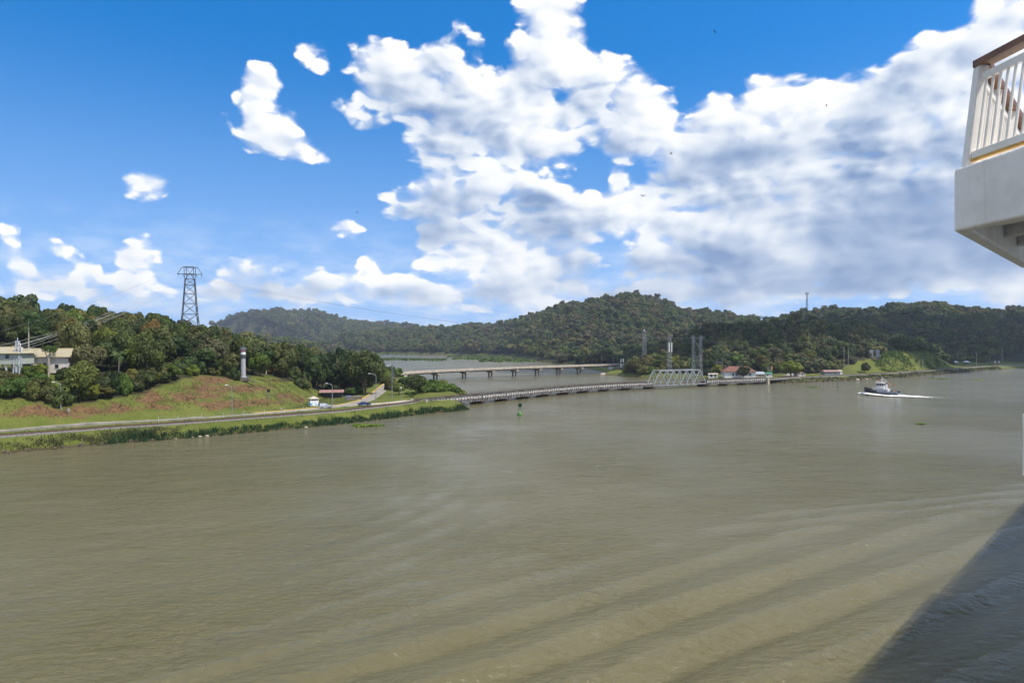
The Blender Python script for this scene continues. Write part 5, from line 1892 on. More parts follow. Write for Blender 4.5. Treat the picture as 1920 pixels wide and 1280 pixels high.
# ------------------------------------------------------------------ houses
def gable_house(p, rz, L, W, hw, hr, wall, roof, label, windows=(), hip=0.0, over=0.7, z0=0.0, name='house', ribs=True, group=None):
    p = Vector((p.x, p.y, hz(p.x, p.y)))
    o = empty(name, p, rz, label, 'house', group)
    MB().box((0, 0, z0 + hw / 2 - 0.2), (L, W, hw + 0.4)).build('wall', M[wall], o)
    mb = MB()
    a, b = L / 2 + over, W / 2 + over
    k = a - hip
    zr, ze = z0 + hw + hr, z0 + hw - 0.12
    mb.add([(-a, -b, ze), (a, -b, ze), (a, b, ze), (-a, b, ze), (-k, 0, zr), (k, 0, zr), (-a, -b, ze - 0.14), (a, -b, ze - 0.14), (a, b, ze - 0.14), (-a, b, ze - 0.14)],
           [(0, 1, 5, 4), (2, 3, 4, 5), (1, 2, 5), (3, 0, 4), (9, 8, 7, 6), (0, 6, 7, 1), (1, 7, 8, 2), (2, 8, 9, 3), (3, 9, 6, 0)])
    rf = mb.build('roof', M[roof], o)
    if ribs:
        n = int(2 * a / 0.75)
        mb = MB()
        for i in range(1, n):
            x = -a + 2 * a * i / n
            t = min(1.0, (a - abs(x)) / max(hip, 1e-6)) if hip else 1.0
            for s in (-1, 1):
                mb.bar((x, s * b, ze + 0.03), (x, s * b * (1 - t), ze + (zr - ze) * t + 0.03), 0.11, 0.09)
        mb.build('seam', M[roof], rf)
    MB().bar((-k, 0, zr + 0.04), (k, 0, zr + 0.04), 0.35, 0.14).build('ridge_cap', M[roof], rf)
    for (x, side, z, w, h) in windows:
        if side in (-1, 1):
            wn = MB().box((x, side * (W / 2 + 0.03), z0 + z), (w, 0.08, h)).build('window', M['glass'], o)
            MB().box((x, side * (W / 2 + 0.05), z0 + z - h / 2 - 0.06), (w + 0.2, 0.16, 0.1)).build('sill', M['white'], wn)
        else:
            wn = MB().box(((L / 2 + 0.03) * (1 if side == 2 else -1), x, z0 + z), (0.08, w, h)).build('window', M['glass'], o)
            MB().box(((L / 2 + 0.05) * (1 if side == 2 else -1), x, z0 + z - h / 2 - 0.06), (0.16, w + 0.2, 0.1)).build('sill', M['white'], wn)
    return o


p = hit(82, 706)
gable_house(Vector((p.x - 1, p.y + 5, p.z - 0.2)), R(4), 13.5, 7.0, 4.6, 2.4, 'pink_wall', 'cream_roof', 'long pale bungalow with a cream ribbed roof half hidden by trees', [(-4, -1, 1.6, 1.0, 1.2), (0, -1, 1.6, 0.9, 2.0), (3.5, -1, 1.6, 1.0, 1.2)], 0.0, 0.8, name='bungalow')
p = hit(16, 708)
h = gable_house(Vector((p.x - 2, p.y + 3, p.z)), R(2), 9.5, 7.5, 2.9, 1.7, 'house_wall', 'cream_roof', 'grey-green house on stilts with a cream hipped roof beside the gantry', [(-1, -1, 1.7, 1.1, 1.3), (2.0, -1, 1.7, 1.0, 1.3)], 2.6, 0.7, z0=2.6, name='stilt_house')
for x in (-4.2, -1.4, 1.4, 4.2):
    for y in (-3.2, 3.2):
        MB().box((x, y, 1.15), (0.35, 0.35, 2.7)).build('stilt', M['white'], h)

p = flat(1385, 709, 3.3)
p.z = hz(p.x, p.y)
h = gable_house(Vector((p.x + 6, p.y + 19, p.z)), R(-6), 20, 11, 4.2, 3.3, 'white', 'tile_red', 'white house with a red hipped tile roof on the far bank', [(-4.4, -1, 2.2, 1.1, 1.4), (-2.2, -1, 2.2, 1.1, 1.4), (3, -1, 2.2, 1.1, 1.4), (6.5, -1, 2.2, 1.1, 1.4), (-2.5, -2, 2.2, 1.1, 1.4), (1.5, -2, 2.2, 1.1, 1.4)], 5.2, 0.9, ribs=False)
p = flat(1441, 709, 3.2); p.z = hz(p.x, p.y)
h = gable_house(Vector((p.x - 2, p.y + 14, p.z)), R(-4), 7, 5, 2.6, 1.3, 'concrete', 'silver', 'low grey shed with a bluish metal roof near the railway bridge end', (), 0.0, 0.5, name='shed')
p = flat(1448, 708, 3.2); p.z = hz(p.x, p.y)
h = gable_house(Vector((p.x + 2, p.y + 12, p.z)), R(-4), 4.2, 3.0, 2.7, 0.6, 'white', 'green_roof', 'small white kiosk with a green roof near the railway bridge end', [(-0.9, -1, 1.5, 0.8, 1.0)], 1.2, 0.5, name='kiosk', ribs=False)
p = flat(1340, 708, 3.2); p.z = hz(p.x, p.y)
h = gable_house(Vector((p.x + 3, p.y + 14, p.z)), R(-10), 6, 3.5, 2.4, 0.5, 'white', 'concrete', 'low white outbuilding behind the truss span', [(-1.2, -1, 1.3, 1.6, 1.4), (1.4, -1, 1.3, 1.2, 1.4)], 0, 0.3, name='outbuilding', ribs=False)
p = flat(1508, 707, 3.2); p.z = hz(p.x, p.y)
h = gable_house(Vector((p.x + 4, p.y + 17, p.z)), R(10), 6.5, 4, 2.6, 1.2, 'pink_wall', 'red_sheet', 'small shed with a bright red roof beneath the broad tree', [(1, -1, 1.4, 0.9, 1.0)], 0.8, 0.5, name='shed', ribs=False)
p = flat(1562, 706, 3.2); p.z = hz(p.x, p.y)
h = gable_house(Vector((p.x + 14, p.y + 34, p.z)), R(14), 13, 4.5, 2.4, 1.0, 'hull_grey', 'red_sheet', 'long low building with a pinkish roof on the far bank', [(-4, -1, 1.3, 1.2, 1.0), (-1, -1, 1.3, 1.2, 1.0), (2, -1, 1.3, 1.2, 1.0)], 0.6, 0.5, name='shed', ribs=False)
p = flat(1578, 705, 3.2); p.z = hz(p.x, p.y)
h = gable_house(Vector((p.x + 14, p.y + 34, p.z)), R(14), 4, 3.4, 2.3, 0.8, 'white', 'concrete', 'small white hut beside the long pinkish-roofed building', (), 0.5, 0.4, name='hut', ribs=False)
p = flat(1160, 691, 4.0)
b = at(1146, 688, 612)
h = gable_house(Vector((b.x, b.y, hz(b.x, b.y))), R(5), 3.2, 2.6, 2.6, 0.3, 'white', 'concrete', 'white kiosk standing at the road bridge end', (), 0, 0.2, name='kiosk', ribs=False)
for (u, y, lab) in ((1790, 735, 'small open pavilion with a white dome roof behind the railway bend'), (1812, 740, 'grey service hut behind the railway bend')):
    x = (u - 960) / FPX * y
    h = gable_house(Vector((x, y, hz(x, y))), R(20), 5, 4, 2.6, 1.2, 'concrete_dk', 'white', lab, (), 2.0, 0.5, name='pavilion', ribs=False)
for (u, y, lab) in ((1866, 770, 'first of two small white monuments on the grass at the bend'), (1873, 772, 'second small white monument, beside the pale track')):
    x = (u - 960) / FPX * y
    o = empty('stone_monument', (x, y, hz(x, y)), 0.4, lab, 'monument')
    MB().box((0, 0, 0.4), (2.0, 1.2, 1.0)).build('base', M['concrete'], o)
    MB().box((0, 0, 1.9), (1.3, 0.6, 2.2), 0, 0.85).build('slab', M['white'], o)

# range boards on the grassy slope
b = at(1640, 676, 566)
b.z = hz(b.x, b.y)
o = empty('range_board', b, R(-8), 'two tall grey range boards on a dark frame on the grassy slope', 'board')
for i, x in enumerate((-2.6, 2.4)):
    for k in range(3):
        MB().box((x + (k - 1) * 1.0, 0, 4.6), (0.94, 0.16, 6.2)).build('board', M['steel' if i == 0 else 'hull_grey'], o)
    for s in (-1, 1):
        MB().bar((x + s * 1.2, 0.3, -1.0), (x + s * 1.2, 0.3, 7.6), 0.22).build('post', M['steel_dk'], o)
MB().bar((-4, 0.5, 1.0), (4, 0.5, 1.0), 0.2).build('rail', M['steel_dk'], o)
MB().box((0, -3.0, 0.2), (6.0, 2.0, 1.0)).build('plinth', M['concrete_dk'], o)

# flags by the kiosk
for i, (u, m, lab) in enumerate(((1440, 'white', 'bare white flagpole by the green-roofed kiosk'), (1443.5, 'white', 'second bare white flagpole by the green-roofed kiosk'), (1446.5, 'red', 'flagpole flying a red and orange flag by the green-roofed kiosk'))):
    y = 462
    x = (u - 960) / FPX * y
    o = empty('flagpole', (x, y, hz(x, y)), 0, lab, 'flagpole')
    MB().tube([(0, 0, 0), (0, 0, 7.6)], [0.09, 0.06], 6).build('pole', M['white'], o)
    if m == 'red':
        MB().add([(0.05, 0, 5.6), (0.5, 0.15, 5.3), (0.9, -0.1, 5.5), (0.9, -0.1, 7.3), (0.5, 0.15, 7.2), (0.05, 0, 7.5), (0.05, 0.03, 5.6), (0.5, 0.18, 5.3), (0.9, -0.07, 5.5), (0.9, -0.07, 7.3), (0.5, 0.18, 7.2), (0.05, 0.03, 7.5)],
                 [(0, 1, 4, 5), (1, 2, 3, 4), (11, 10, 7, 6), (10, 9, 8, 7), (2, 8, 9, 3), (0, 5, 11, 6)]).build('flag', M['orange'], o)

# switch yard behind the truss
p = flat(1343, 700, 3.2); p.z = hz(p.x, p.y)
o = empty('switchyard', (p.x, p.y + 6, p.z), 0.1, 'open steel switch yard frame with insulators behind the truss span', 'switchyard')
for x in (-7, -2.5, 2.5, 7):
    MB().bar((x, 0, -0.3), (x, 0, 11 if x in (2.5, 7) else 8), 0.3).build('post', M['wood_pole'], o)
MB().bar((-7.4, 0, 7.6), (7.4, 0, 7.6), 0.35, 0.5).build('beam', M['steel_dk'], o)
for k in range(9):
    MB().lathe([(0.1, 0), (0.2, 0.15), (0.1, 0.4), (0.2, 0.6), (0.08, 1.0)], 6).build('insulator', M['steel'], o, loc=(-6.6 + k * 1.5, 0, 7.85))
for k in range(3):
    t = MB().box((-5 + k * 2.2, -1.5, 1.6), (1.6, 1.6, 3.2)).build('transformer', M['steel'], o)
    MB().tube([(-5.3 + k * 2.2, -1.5, 3.2), (-5.3 + k * 2.2, -1.5, 4.4)], 0.15, 6).tube([(-4.7 + k * 2.2, -1.5, 3.2), (-4.7 + k * 2.2, -1.5, 4.4)], 0.15, 6).build('bushing', M['white'], t)

# ------------------------------------------------------------------ buoys
def buoy(p, s, label, big=True):
    o = empty('channel_buoy', p, 0.4, label, 'buoy')
    MB().lathe([(0.5 * s, -0.6 * s), (0.95 * s, -0.2 * s), (1.0 * s, 0.28 * s), (0.92 * s, 0.62 * s), (0.62 * s, 0.84 * s), (0.2 * s, 0.9 * s)], 20).build('float', M['green_buoy' if big else 'green_dk'], o, smooth=False)
    for k in range(4):
        a = k * math.pi / 2 + 0.5
        MB().bar((0.62 * s * math.cos(a), 0.62 * s * math.sin(a), 0.7 * s), (0.5 * s * math.cos(a), 0.5 * s * math.sin(a), 3.0 * s), 0.08 * s).build('leg', M['green_buoy'], o)
    for z in (1.25, 1.85, 2.45):
        mb = MB()
        for k in range(4):
            a, b = k * math.pi / 2 + 0.5, (k + 1) * math.pi / 2 + 0.5
            r = (0.62 - 0.05 * z) * s
            mb.bar((r * math.cos(a), r * math.sin(a), z * s), (r * math.cos(b), r * math.sin(b), z * s), 0.07 * s)
        mb.build('rung', M['green_buoy'], o)
    MB().lathe([(0.2 * s, 0.8 * s), (0.2 * s, 1.5 * s), (0.1 * s, 1.55 * s)], 8).build('battery_case', M['white'], o)
    for k in range(3):
        a = k * math.pi / 3 + 0.5
        MB().box((0, 0, 3.6 * s), (1.16 * s, 0.05 * s, 1.3 * s), a).build('radar_reflector', M['green_dk'], o)
    MB().lathe([(0.16 * s, 4.25 * s), (0.2 * s, 4.3 * s), (0.16 * s, 4.6 * s), (0.05 * s, 4.7 * s)], 8).build('lantern', M['green_buoy'], o)
    return o


buoy(flat(975, 778, 0), 1.0, 'green channel buoy with lattice top floating in mid-river')
buoy(flat(1571, 725, 0), 0.55, 'small dark buoy near the far bank behind the tug', False)
buoy(flat(1748.5, 707.5, 0), 0.6, 'small dark buoy at the foot of the far bank beyond the tug', False)


# ------------------------------------------------------------------ tug
def tug():
    p = flat(1653, 740.5, 0)
    o = empty('tugboat', (p.x, p.y, 0), R(135), 'white and black tugboat pushing a foaming bow wave across the river', 'tugboat')
    # hull lofted along +X (bow at +X)
    st = [(-13, 3.4, 2.5), (-12, 4.2, 2.45), (-6, 4.9, 2.4), (2, 4.9, 2.6), (7, 4.5, 3.0), (10.5, 3.3, 3.6), (12.5, 1.6, 4.0), (13.2, 0.5, 4.15)]
    mb = MB()
    vs, fs = [], []
    for x, hw, zt in st:
        ring = [(x, -hw, zt), (x, -hw * 0.98, 0.3), (x, -hw * 0.75, -1.2), (x, hw * 0.75, -1.2), (x, hw * 0.98, 0.3), (x, hw, zt), (x, hw * 0.86, zt), (x, hw * 0.84, zt - 0.75), (x, -hw * 0.84, zt - 0.75), (x, -hw * 0.86, zt)]
        vs += ring
    n = 10
    for i in range(len(st) - 1):
        for k in range(n):
            fs.append((i * n + k, i * n + (k + 1) % n, (i + 1) * n + (k + 1) % n, (i + 1) * n + k))
    fs.append(tuple(range(n)))
    fs.append(tuple((len(st) - 1) * n + k for k in range(n))[::-1])
    mb.add(vs, fs).build('hull', M['black'], o)
    mb = MB()
    mb.add([(-13.05, -3.45, 1.62), (-13.05, 3.45, 1.62), (-13.05, 3.2, 0.3), (-13.05, -3.2, 0.3), (-13.15, -3.45, 1.62), (-13.15, 3.45, 1.62), (-13.15, 3.2, 0.3), (-13.15, -3.2, 0.3)], [(0, 1, 2, 3), (7, 6, 5, 4), (0, 4, 5, 1), (1, 5, 6, 2), (2, 6, 7, 3), (3, 7, 4, 0)])
    mb.build('transom_plate', M['hull_grey'], o)
    for s in (-1, 1):
        mb = MB()
        for (x0, h0, z0), (x1, h1, z1) in zip(st[:3], st[1:4]):
            mb.add([(x0, s * (h0 + .02), z0), (x1, s * (h1 + .02), z1), (x1, s * (h1 + .02), z1 - 1.1), (x0, s * (h0 + .02), z0 - 1.1), (x0, s * (h0 + .07), z0), (x1, s * (h1 + .07), z1), (x1, s * (h1 + .07), z1 - 1.1), (x0, s * (h0 + .07), z0 - 1.1)], [(0, 1, 2, 3), (7, 6, 5, 4), (0, 4, 5, 1), (1, 5, 6, 2), (2, 6, 7, 3), (3, 7, 4, 0)])
        mb.build('bulwark', M['hull_grey'], o)
        MB().tube([(x, s * (hw + 0.14), zt - 0.15) for x, hw, zt in st[:4]], 0.24, 7).build('side_fender', M['hull_grey'], o)
        MB().tube([(x, s * (hw + 0.1), zt - 0.15) for x, hw, zt in st[3:]], 0.32, 7).build('bow_fender', M['black'], o)
        for k in range(4):
            MB().tube([(-9 + k * 4.2, s * 4.95, 0.9), (-9 + k * 4.2, s * 5.3, 0.9)], 0.55, 10).build('tyre', M['black'], o)
    # deckhouse
    poly = [(-5.5, -2.9), (5.0, -2.9), (6.4, -1.6), (6.4, 1.6), (5.0, 2.9), (-5.5, 2.9)]
    dh = MB().prism(poly, 0.9, 3.5).build('deckhouse', M['tug_white'], o)
    for k in range(4):
        for s in (-1, 1):
            MB().tube([(-3.8 + k * 2.3, s * 2.88, 2.5), (-3.8 + k * 2.3, s * 2.95, 2.5)], 0.26, 10).build('porthole', M['glass'], dh)
    MB().prism([(x * 1.06, y * 1.08) for x, y in poly], 3.5, 3.65).build('boat_deck', M['tug_white'], o)
    poly2 = [(-2.2, -2.1), (2.6, -2.1), (3.8, -1.0), (3.8, 1.0), (2.6, 2.1), (-2.2, 2.1)]
    MB().prism(poly2, 3.65, 4.9).build('bridge_base', M['tug_white'], o)
    wh = MB().prism([(x * 1.02, y * 1.02) for x, y in poly2], 4.9, 6.9).build('wheelhouse', M['tug_white'], o)
    for i in range(6):
        a, b = Vector(poly2[i]), Vector(poly2[(i + 1) % 6])
        d = b - a
        m = max(1, round(d.length / 1.6))
        for k in range(m):
            c = a + d * ((k + 0.5) / m)
            nn = Vector((d.y, -d.x)).normalized() * 0.06
            MB().box((c.x * 1.02 + nn.x, c.y * 1.02 + nn.y, 6.0), (d.length / m * 0.76, 0.06, 1.25), math.atan2(d.y, d.x)).build('window', M['glass'], wh)
    MB().prism([(x * 1.16, y * 1.16) for x, y in poly2], 6.9, 7.15).build('roof', M['tug_white'], wh)
    mb = MB()
    for k in range(6):
        x0, y0 = poly2[k]
        x1, y1 = poly2[(k + 1) % 6]
        mb.bar((x0, y0, 7.9), (x1, y1, 7.9), 0.08).bar((x0, y0, 7.15), (x0, y0, 7.9), 0.08)
    mb.build('roof_rail', M['tug_white'], o)
    MB().tube([(-0.4, 0, 7.1), (-0.5, 0, 10.4)], [0.22, 0.12], 8).bar((-0.45, -1.2, 9.2), (-0.45, 1.2, 9.2), 0.14).bar((-0.5, -0.7, 10.0), (-0.5, 0.7, 10.0), 0.1).build('mast', M['tug_white'], o)
    MB().box((0.4, 0, 8.6), (0.3, 1.7, 0.25)).build('radar', M['tug_white'], o)
    for s in (-1, 1):
        MB().box((-3.9, s * 1.7, 5.0), (1.5, 1.2, 3.0), 0, 0.85).build('funnel', M['tug_white'], o)
        MB().box((-3.9, s * 1.7, 6.6), (1.3, 1.05, 0.45), 0, 0.9).build('funnel_cap', M['black'], o)
        MB().tube([(1.4, s * 1.4, 7.2), (1.9, s * 1.5, 8.0), (2.5, s * 1.6, 8.2)], 0.16, 6).build('fire_monitor', M['red'], o)
        MB().tube([(-1.5, s * 2.6, 4.2), (1.5, s * 2.6, 4.2)], 0.32, 8).build('raft_canister', M['white'], o)
        mb = MB()
        for k in range(9):
            mb.bar((-5.5 + k * 1.3, s * 3.0, 3.6), (-5.5 + k * 1.3, s * 3.0, 4.6), 0.07)
        mb.bar((-5.5, s * 3.0, 4.6), (4.9, s * 3.0, 4.6), 0.07).build('deck_rail', M['tug_white'], o)
    MB().tube([(-4.6, -1.2, 3.6), (-4.8, -1.2, 7.6)], 0.26, 8).bar((-4.8, -1.2, 7.5), (-10.0, -2.0, 5.2), 0.34).build('crane', M['orange'], o)
    MB().bar((-1.0, 0, 9.6), (-6.4, -1.6, 6.0), 0.28).build('stay', M['tug_white'], o)
    mb = MB()
    mb.tube([(8.4, -1.6, 2.2), (8.4, 1.6, 2.2)], 0.75, 12)
    mb.box((8.4, -1.7, 2.0), (1.6, 0.2, 1.7)).box((8.4, 1.7, 2.0), (1.6, 0.2, 1.7))
    mb.build('bow_winch', M['red'], o)
    MB().lathe([(0.28, 1.4), (0.28, 2.6), (0.4, 2.7)], 8).build('bollard', M['black'], o, loc=(10.4, 0, 0.6))
    MB().bar((-9.5, -1.3, 1.0), (-9.5, -1.3, 2.6), 0.3).bar((-9.5, 1.3, 1.0), (-9.5, 1.3, 2.6), 0.3).bar((-9.5, -1.3, 2.5), (-9.5, 1.3, 2.5), 0.3).build('towing_bitt', M['orange'], o)
    o.scale = (0.60, 0.68, 0.88)
    return o


TUG = tug()


def foam():
    m, q, pb = new_mat('churned_foam')
    pos = q.n('ShaderNodeNewGeometry').outputs['Position']
    at_ = q.n('ShaderNodeAttribute', attribute_name='amount').outputs['Fac']
    n = q.noise(pos, 0.9, 6.0, 0.65)
    a = q.step(q.math('ADD', q.math('MULTIPLY', n, 1.1), at_), 0.84, 1.14)
    pb.inputs['Base Color'].default_value = (0.78, 0.76, 0.70, 1)
    pb.inputs['Roughness'].default_value = 0.9
    tr = q.n('ShaderNodeBsdfTransparent')
    mx = q.n('ShaderNodeMixShader')
    q.link(a, mx.inputs[0])
    q.link(tr.outputs[0], mx.inputs[1])
    q.link(pb.outputs[0], mx.inputs[2])
    q.link(mx.outputs[0], m.node_tree.nodes['Material Output'].inputs[0])
    xs, ys = np.arange(-90, 24, 0.6), np.arange(-16, 16.1, 0.6)
    X, Y, F = grid_mesh(xs, ys)
    # along the hull sides, a bow wave and a widening wake astern (boat frame, bow at +X)
    hull = np.interp(X, [-13, -6, 7, 12.5, 14], [3.6, 4.9, 4.5, 1.6, 0.2])
    ay = np.abs(Y)
    side = np.where((X > -14) & (X < 19), np.exp(-((ay - hull - 0.5 - (13 - X) * 0.02) / (1.6 + np.clip(14 - X, 0, 30) * 0.09)) ** 2), 0) * np.clip((20 - X) / 5, 0, 1)
    wk = np.where(X < -11, np.exp(-(ay / (6.6 + (-X - 11) * 0.17)) ** 2) * np.exp(-(-X - 11) / 26), 0)
    wk = np.maximum(wk, np.where(X < -8, np.exp(-((ay - 4.5 - (-X - 8) * 0.10) / 1.4) ** 2) * np.exp(-(-X - 8) / 30) * 0.75, 0))
    A = np.maximum(side, wk)
    Z = 0.06 + 1.1 * side * np.clip((X + 16) / 26, 0.15, 1) + 0.3 * wk + 0.14 * vnoise(X, Y, 2.2, 3) * A
    amt = np.clip(A, 0, 1) * 1.15 - 0.05
    me = np_mesh('foam', np.stack([X, Y, Z], 1), F, m, {'amount': amt}, True)
    o = tag(link_mesh('foam', me), 'white churned foam and wake around the moving tugboat', 'foam', kind='stuff')
    o.location = TUG.location
    o.rotation_euler = TUG.rotation_euler
    o.scale = (0.62, 0.80, 1.0)


foam()


# ------------------------------------------------------------------ shore: reeds, brush, rocks, floating plants
def shore_points(poly, i0, i1, step, off, jit, rng):
    out = []
    for i in range(i0, i1):
        a, b = poly[i], poly[i + 1]
        n = max(1, int(np.hypot(*(b - a)) / step))
        d = (b - a) / np.hypot(*(b - a))
        nrm = np.array([-d[1], d[0]])
        for k in range(n):
            out.append(a + (b - a) * (k + rng.uniform()) / n + nrm * (off + rng.uniform(-jit, jit)))
    return np.array(out)


def blades(name, pts, hgt, wid, per, mname, label, cat, rng, spread=0.9, lean=0.35):
    n = len(pts) * per
    P = np.repeat(pts, per, 0) + rng.normal(size=(n, 2)) * spread
    z = np.maximum(height(P[:, 0], P[:, 1]), -0.05)
    h = hgt * rng.uniform(0.55, 1.25, n) * np.clip(0.95 + 0.9 * vnoise(P[:, 0], P[:, 1], 7.0, 41), 0.3, 1.7)
    a = rng.uniform(0, 6.283, n)
    dx, dy = np.cos(a) * wid, np.sin(a) * wid
    lx, ly = rng.normal(size=n) * lean * h, rng.normal(size=n) * lean * h
    b0 = np.stack([P[:, 0] - dx, P[:, 1] - dy, z - 0.1], 1)
    b1 = np.stack([P[:, 0] + dx, P[:, 1] + dy, z - 0.1], 1)
    t1 = np.stack([P[:, 0] + dx * .5 + lx, P[:, 1] + dy * .5 + ly, z + h], 1)
    t0 = np.stack([P[:, 0] - dx * .5 + lx, P[:, 1] - dy * .5 + ly, z + h], 1)
    v = np.stack([b0, b1, t1, t0], 1).reshape(-1, 3)
    f = np.arange(4 * n).reshape(-1, 4)
    me = np_mesh(name, v, f, M[mname], {'tint': np.repeat(rng.uniform(0, 1, n), 4)})
    return tag(link_mesh(name, me), label, cat, kind='stuff')


def build_shore():
    rng = np.random.default_rng(31)
    # the near bank polygon runs so that the land lies on its positive side
    pts = shore_points(LEFT, 4, 11, 0.55, 0.6, 0.9, rng)
    blades('reeds', pts, 1.0, 0.09, 30, 'reed', 'dark green reeds along the waterline of the near bank', 'reeds', rng, 0.45)
    pts = shore_points(LEFT, 2, 5, 0.8, 2.0, 2.0, rng)
    pts = pts[pts[:, 1] > 120]
    blades('bank_brush', pts, 0.75, 0.09, 40, 'brush', 'dry brown and green brush on the steep near bank', 'brush', rng, 0.7, 0.5)
    pts = shore_points(LEFT, 2, 10, 1.1, 9.5, 5.5, rng)
    pts = pts[pts[:, 1] > 120]
    k = (dist_path(pts[:, 0], pts[:, 1], TRACK_L) > 2.6) & (dist_path(pts[:, 0], pts[:, 1], ROAD) > 3.2)
    blades('rough_grass', pts[k], 0.28, 0.14, 14, 'mangrove', 'tufts of rough grass along the railway and bank road', 'grass', rng, 1.0, 0.5)
    x, y = rng.uniform(-190, -55, 9000), rng.uniform(160, 290, 9000)
    P2 = np.stack([x, y], 1)
    k = (sdist(P2, LEFT) > 17) & ~forest_mask(x, y) & (dist_path(x, y, ROAD) > 4)
    blades('slope_tufts', P2[k][::2], 0.30, 0.07, 12, 'brush', 'rough tufts of dry grass over the near slope', 'grass', rng, 0.9, 0.6)
    pts = shore_points(RIGHT, 17, 24, 1.2, 2.5, 2.0, rng)
    blades('far_bank_grass', pts, 0.8, 0.25, 14, 'brush', 'rough olive grass along the far bank above the stones', 'grass', rng, 0.9, 0.5)
    x, y = rng.uniform(290, 440, 900), rng.uniform(530, 620, 900)
    u = col_of(x, y)
    k = (u > 1640) & (u < 1790) & (height(x, y) > 4.2) & ~forest_mask(x, y)
    blades('slope_grass', np.stack([x, y], 1)[k], 1.2, 0.35, 26, 'mangrove', 'tall bright grass on the steep far slope', 'grass', rng, 1.6, 0.6)
    # brown stones along the far bank
    base = None
    mesh_list = []
    for s in range(4):
        r = np.random.default_rng(60 + s)
        bm = bmesh.new()
        bmesh.ops.create_icosphere(bm, subdivisions=2, radius=1.0)
        for v in bm.verts:
            v.co *= 1 + 0.30 * math.sin(v.co.x * 3.1 + s) * math.cos(v.co.y * 2.7 - s) + r.uniform(-0.08, 0.08)
            v.co.z *= 0.7
        me = bpy.data.meshes.new('stone')
        bm.to_mesh(me)
        bm.free()
        me.materials.append(M['rock_dk'])
        mesh_list.append(me)
    pts = shore_points(RIGHT, 17, 24, 2.4, 0.9, 0.9, rng)
    for i, pnt in enumerate(pts[:150]):
        o = link_mesh('bank_stone', mesh_list[i % 4], None, (pnt[0], pnt[1], max(hz(pnt[0], pnt[1]), 0.0) + 0.1), rng.uniform(0, 6))
        s = rng.uniform(0.6, 1.25)
        o.scale = (s, s, s)
        tag(o, 'dark wet stone in the revetment of the far bank', 'stone', 'stones of the far bank revetment')
    pts = shore_points(LEFT, 2, 5, 2.6, 0.2, 0.5, rng)
    for i, pnt in enumerate(pts[pts[:, 1] > 110][:40]):
        o = link_mesh('bank_stone', mesh_list[i % 4], None, (pnt[0], pnt[1], 0.15), rng.uniform(0, 6))
        s = rng.uniform(0.4, 0.9)
        o.scale = (s, s, s)
        tag(o, 'dark earthy boulder at the foot of the brushy near bank', 'stone', 'boulders under the brushy near bank')
    pale = []
    for me in mesh_list[:2]:
        m2 = me.copy()
        m2.materials.clear()
        m2.materials.append(M['rock'])
        pale.append(m2)
    spots = [(331, 822), (362, 819), (376, 818), (390, 817), (430, 812), (516, 804), (575, 801), (612, 796), (722, 783), (727, 783), (798, 772), (803, 771), (470, 809), (550, 802), (648, 793)]
    for i, (u, v) in enumerate(spots):
        p = flat(u, v, 0.1)
        o = link_mesh('pale_rock', pale[i % 2], None, (p.x, p.y - 0.5, 0.15), i * 1.3)
        s = 0.30 + 0.10 * (i % 4)
        o.scale = (s, s, s * 0.8)
        tag(o, 'pale cream rock at the reedy waterline of the near bank', 'rock', 'pale rocks along the near waterline')
    for i, (u, v, s) in enumerate(((1606, 712, 1.5), (1616, 711.5, 1.3), (1622, 711, 1.6), (1630, 710.5, 1.2))):
        p = flat(u, v, 0.1)
        o = link_mesh('pale_rock', pale[i % 2], None, (p.x, p.y, 0.2), i)
        o.scale = (s * 1.4, s * 0.8, s * 0.7)
        tag(o, 'whitish rock washed by waves under the far stone bank', 'rock', 'whitish rocks under the far stone bank')
    # floating plants
    def mat_of_plants(u, v, ru, ry, n, label):
        p = flat(u, v, 0)
        a = rng.uniform(0, 6.283, n)
        r = np.sqrt(rng.uniform(0, 1, n)) * (0.75 + 0.25 * np.sin(3 * a + u))
        P = np.stack([p.x + ru * r * np.cos(a), p.y + ry * r * np.sin(a), np.full(n, 0.05) + rng.uniform(0, 0.22, n)], 1)
        nr = unit(rng.normal(size=(n, 3)) * 0.6 + np.array([0, 0, 1.0]))
        vv, ff = leaf_quads(P, nr, 0.42 * rng.uniform(0.6, 1.3, n), rng)
        me = np_mesh('floating_plants', vv, ff, M['lily'], {'tint': np.repeat(rng.uniform(0, 1, n), 4)})
        tag(link_mesh('floating_plants', me), label, 'water plants', kind='stuff')
    mat_of_plants(686, 798, 6.0, 3.4, 1500, 'bright yellow-green raft of floating plants off the reedy bank')
    mat_of_plants(1728, 795, 1.8, 1.4, 260, 'small yellow-green clump of floating weed beyond the ship wake')
    mat_of_plants(1765, 710, 9, 5, 900, 'thin yellow-green streak of floating weed near the far bank')
    mat_of_plants(1835, 712, 4, 3, 350, 'small streak of floating weed off the far bank bend')
    mat_of_plants(1525, 726, 5, 2, 350, 'faint patch of floating weed between tug and far bank')
    # marsh rafts out on the lake
    for (u0, u1, v, n, lab) in ((710, 835, 673.5, 5200, 'long low marsh raft out on the lake'), (705, 800, 663.5, 2600, 'green marsh fringe under the far lake shore'), (850, 985, 672.5, 5200, 'green marsh spit in the lake before the hill'), (900, 1000, 677, 4200, 'grassy marsh point beside the dark lakeside wood'), (840, 960, 668.5, 3200, 'marsh islets strung along the lake shore')):
        P0, P1 = flat(u0, v, 0), flat(u1, v + (1.5 if n > 5000 else 0), 0)
        t = rng.uniform(0, 1, n)
        w = 22 * (0.3 + np.abs(np.sin(t * 9 + u0))) * (P0.y / 1300)
        X = P0.x + (P1.x - P0.x) * t
        Y = P0.y + (P1.y - P0.y) * t + rng.normal(size=n) * w
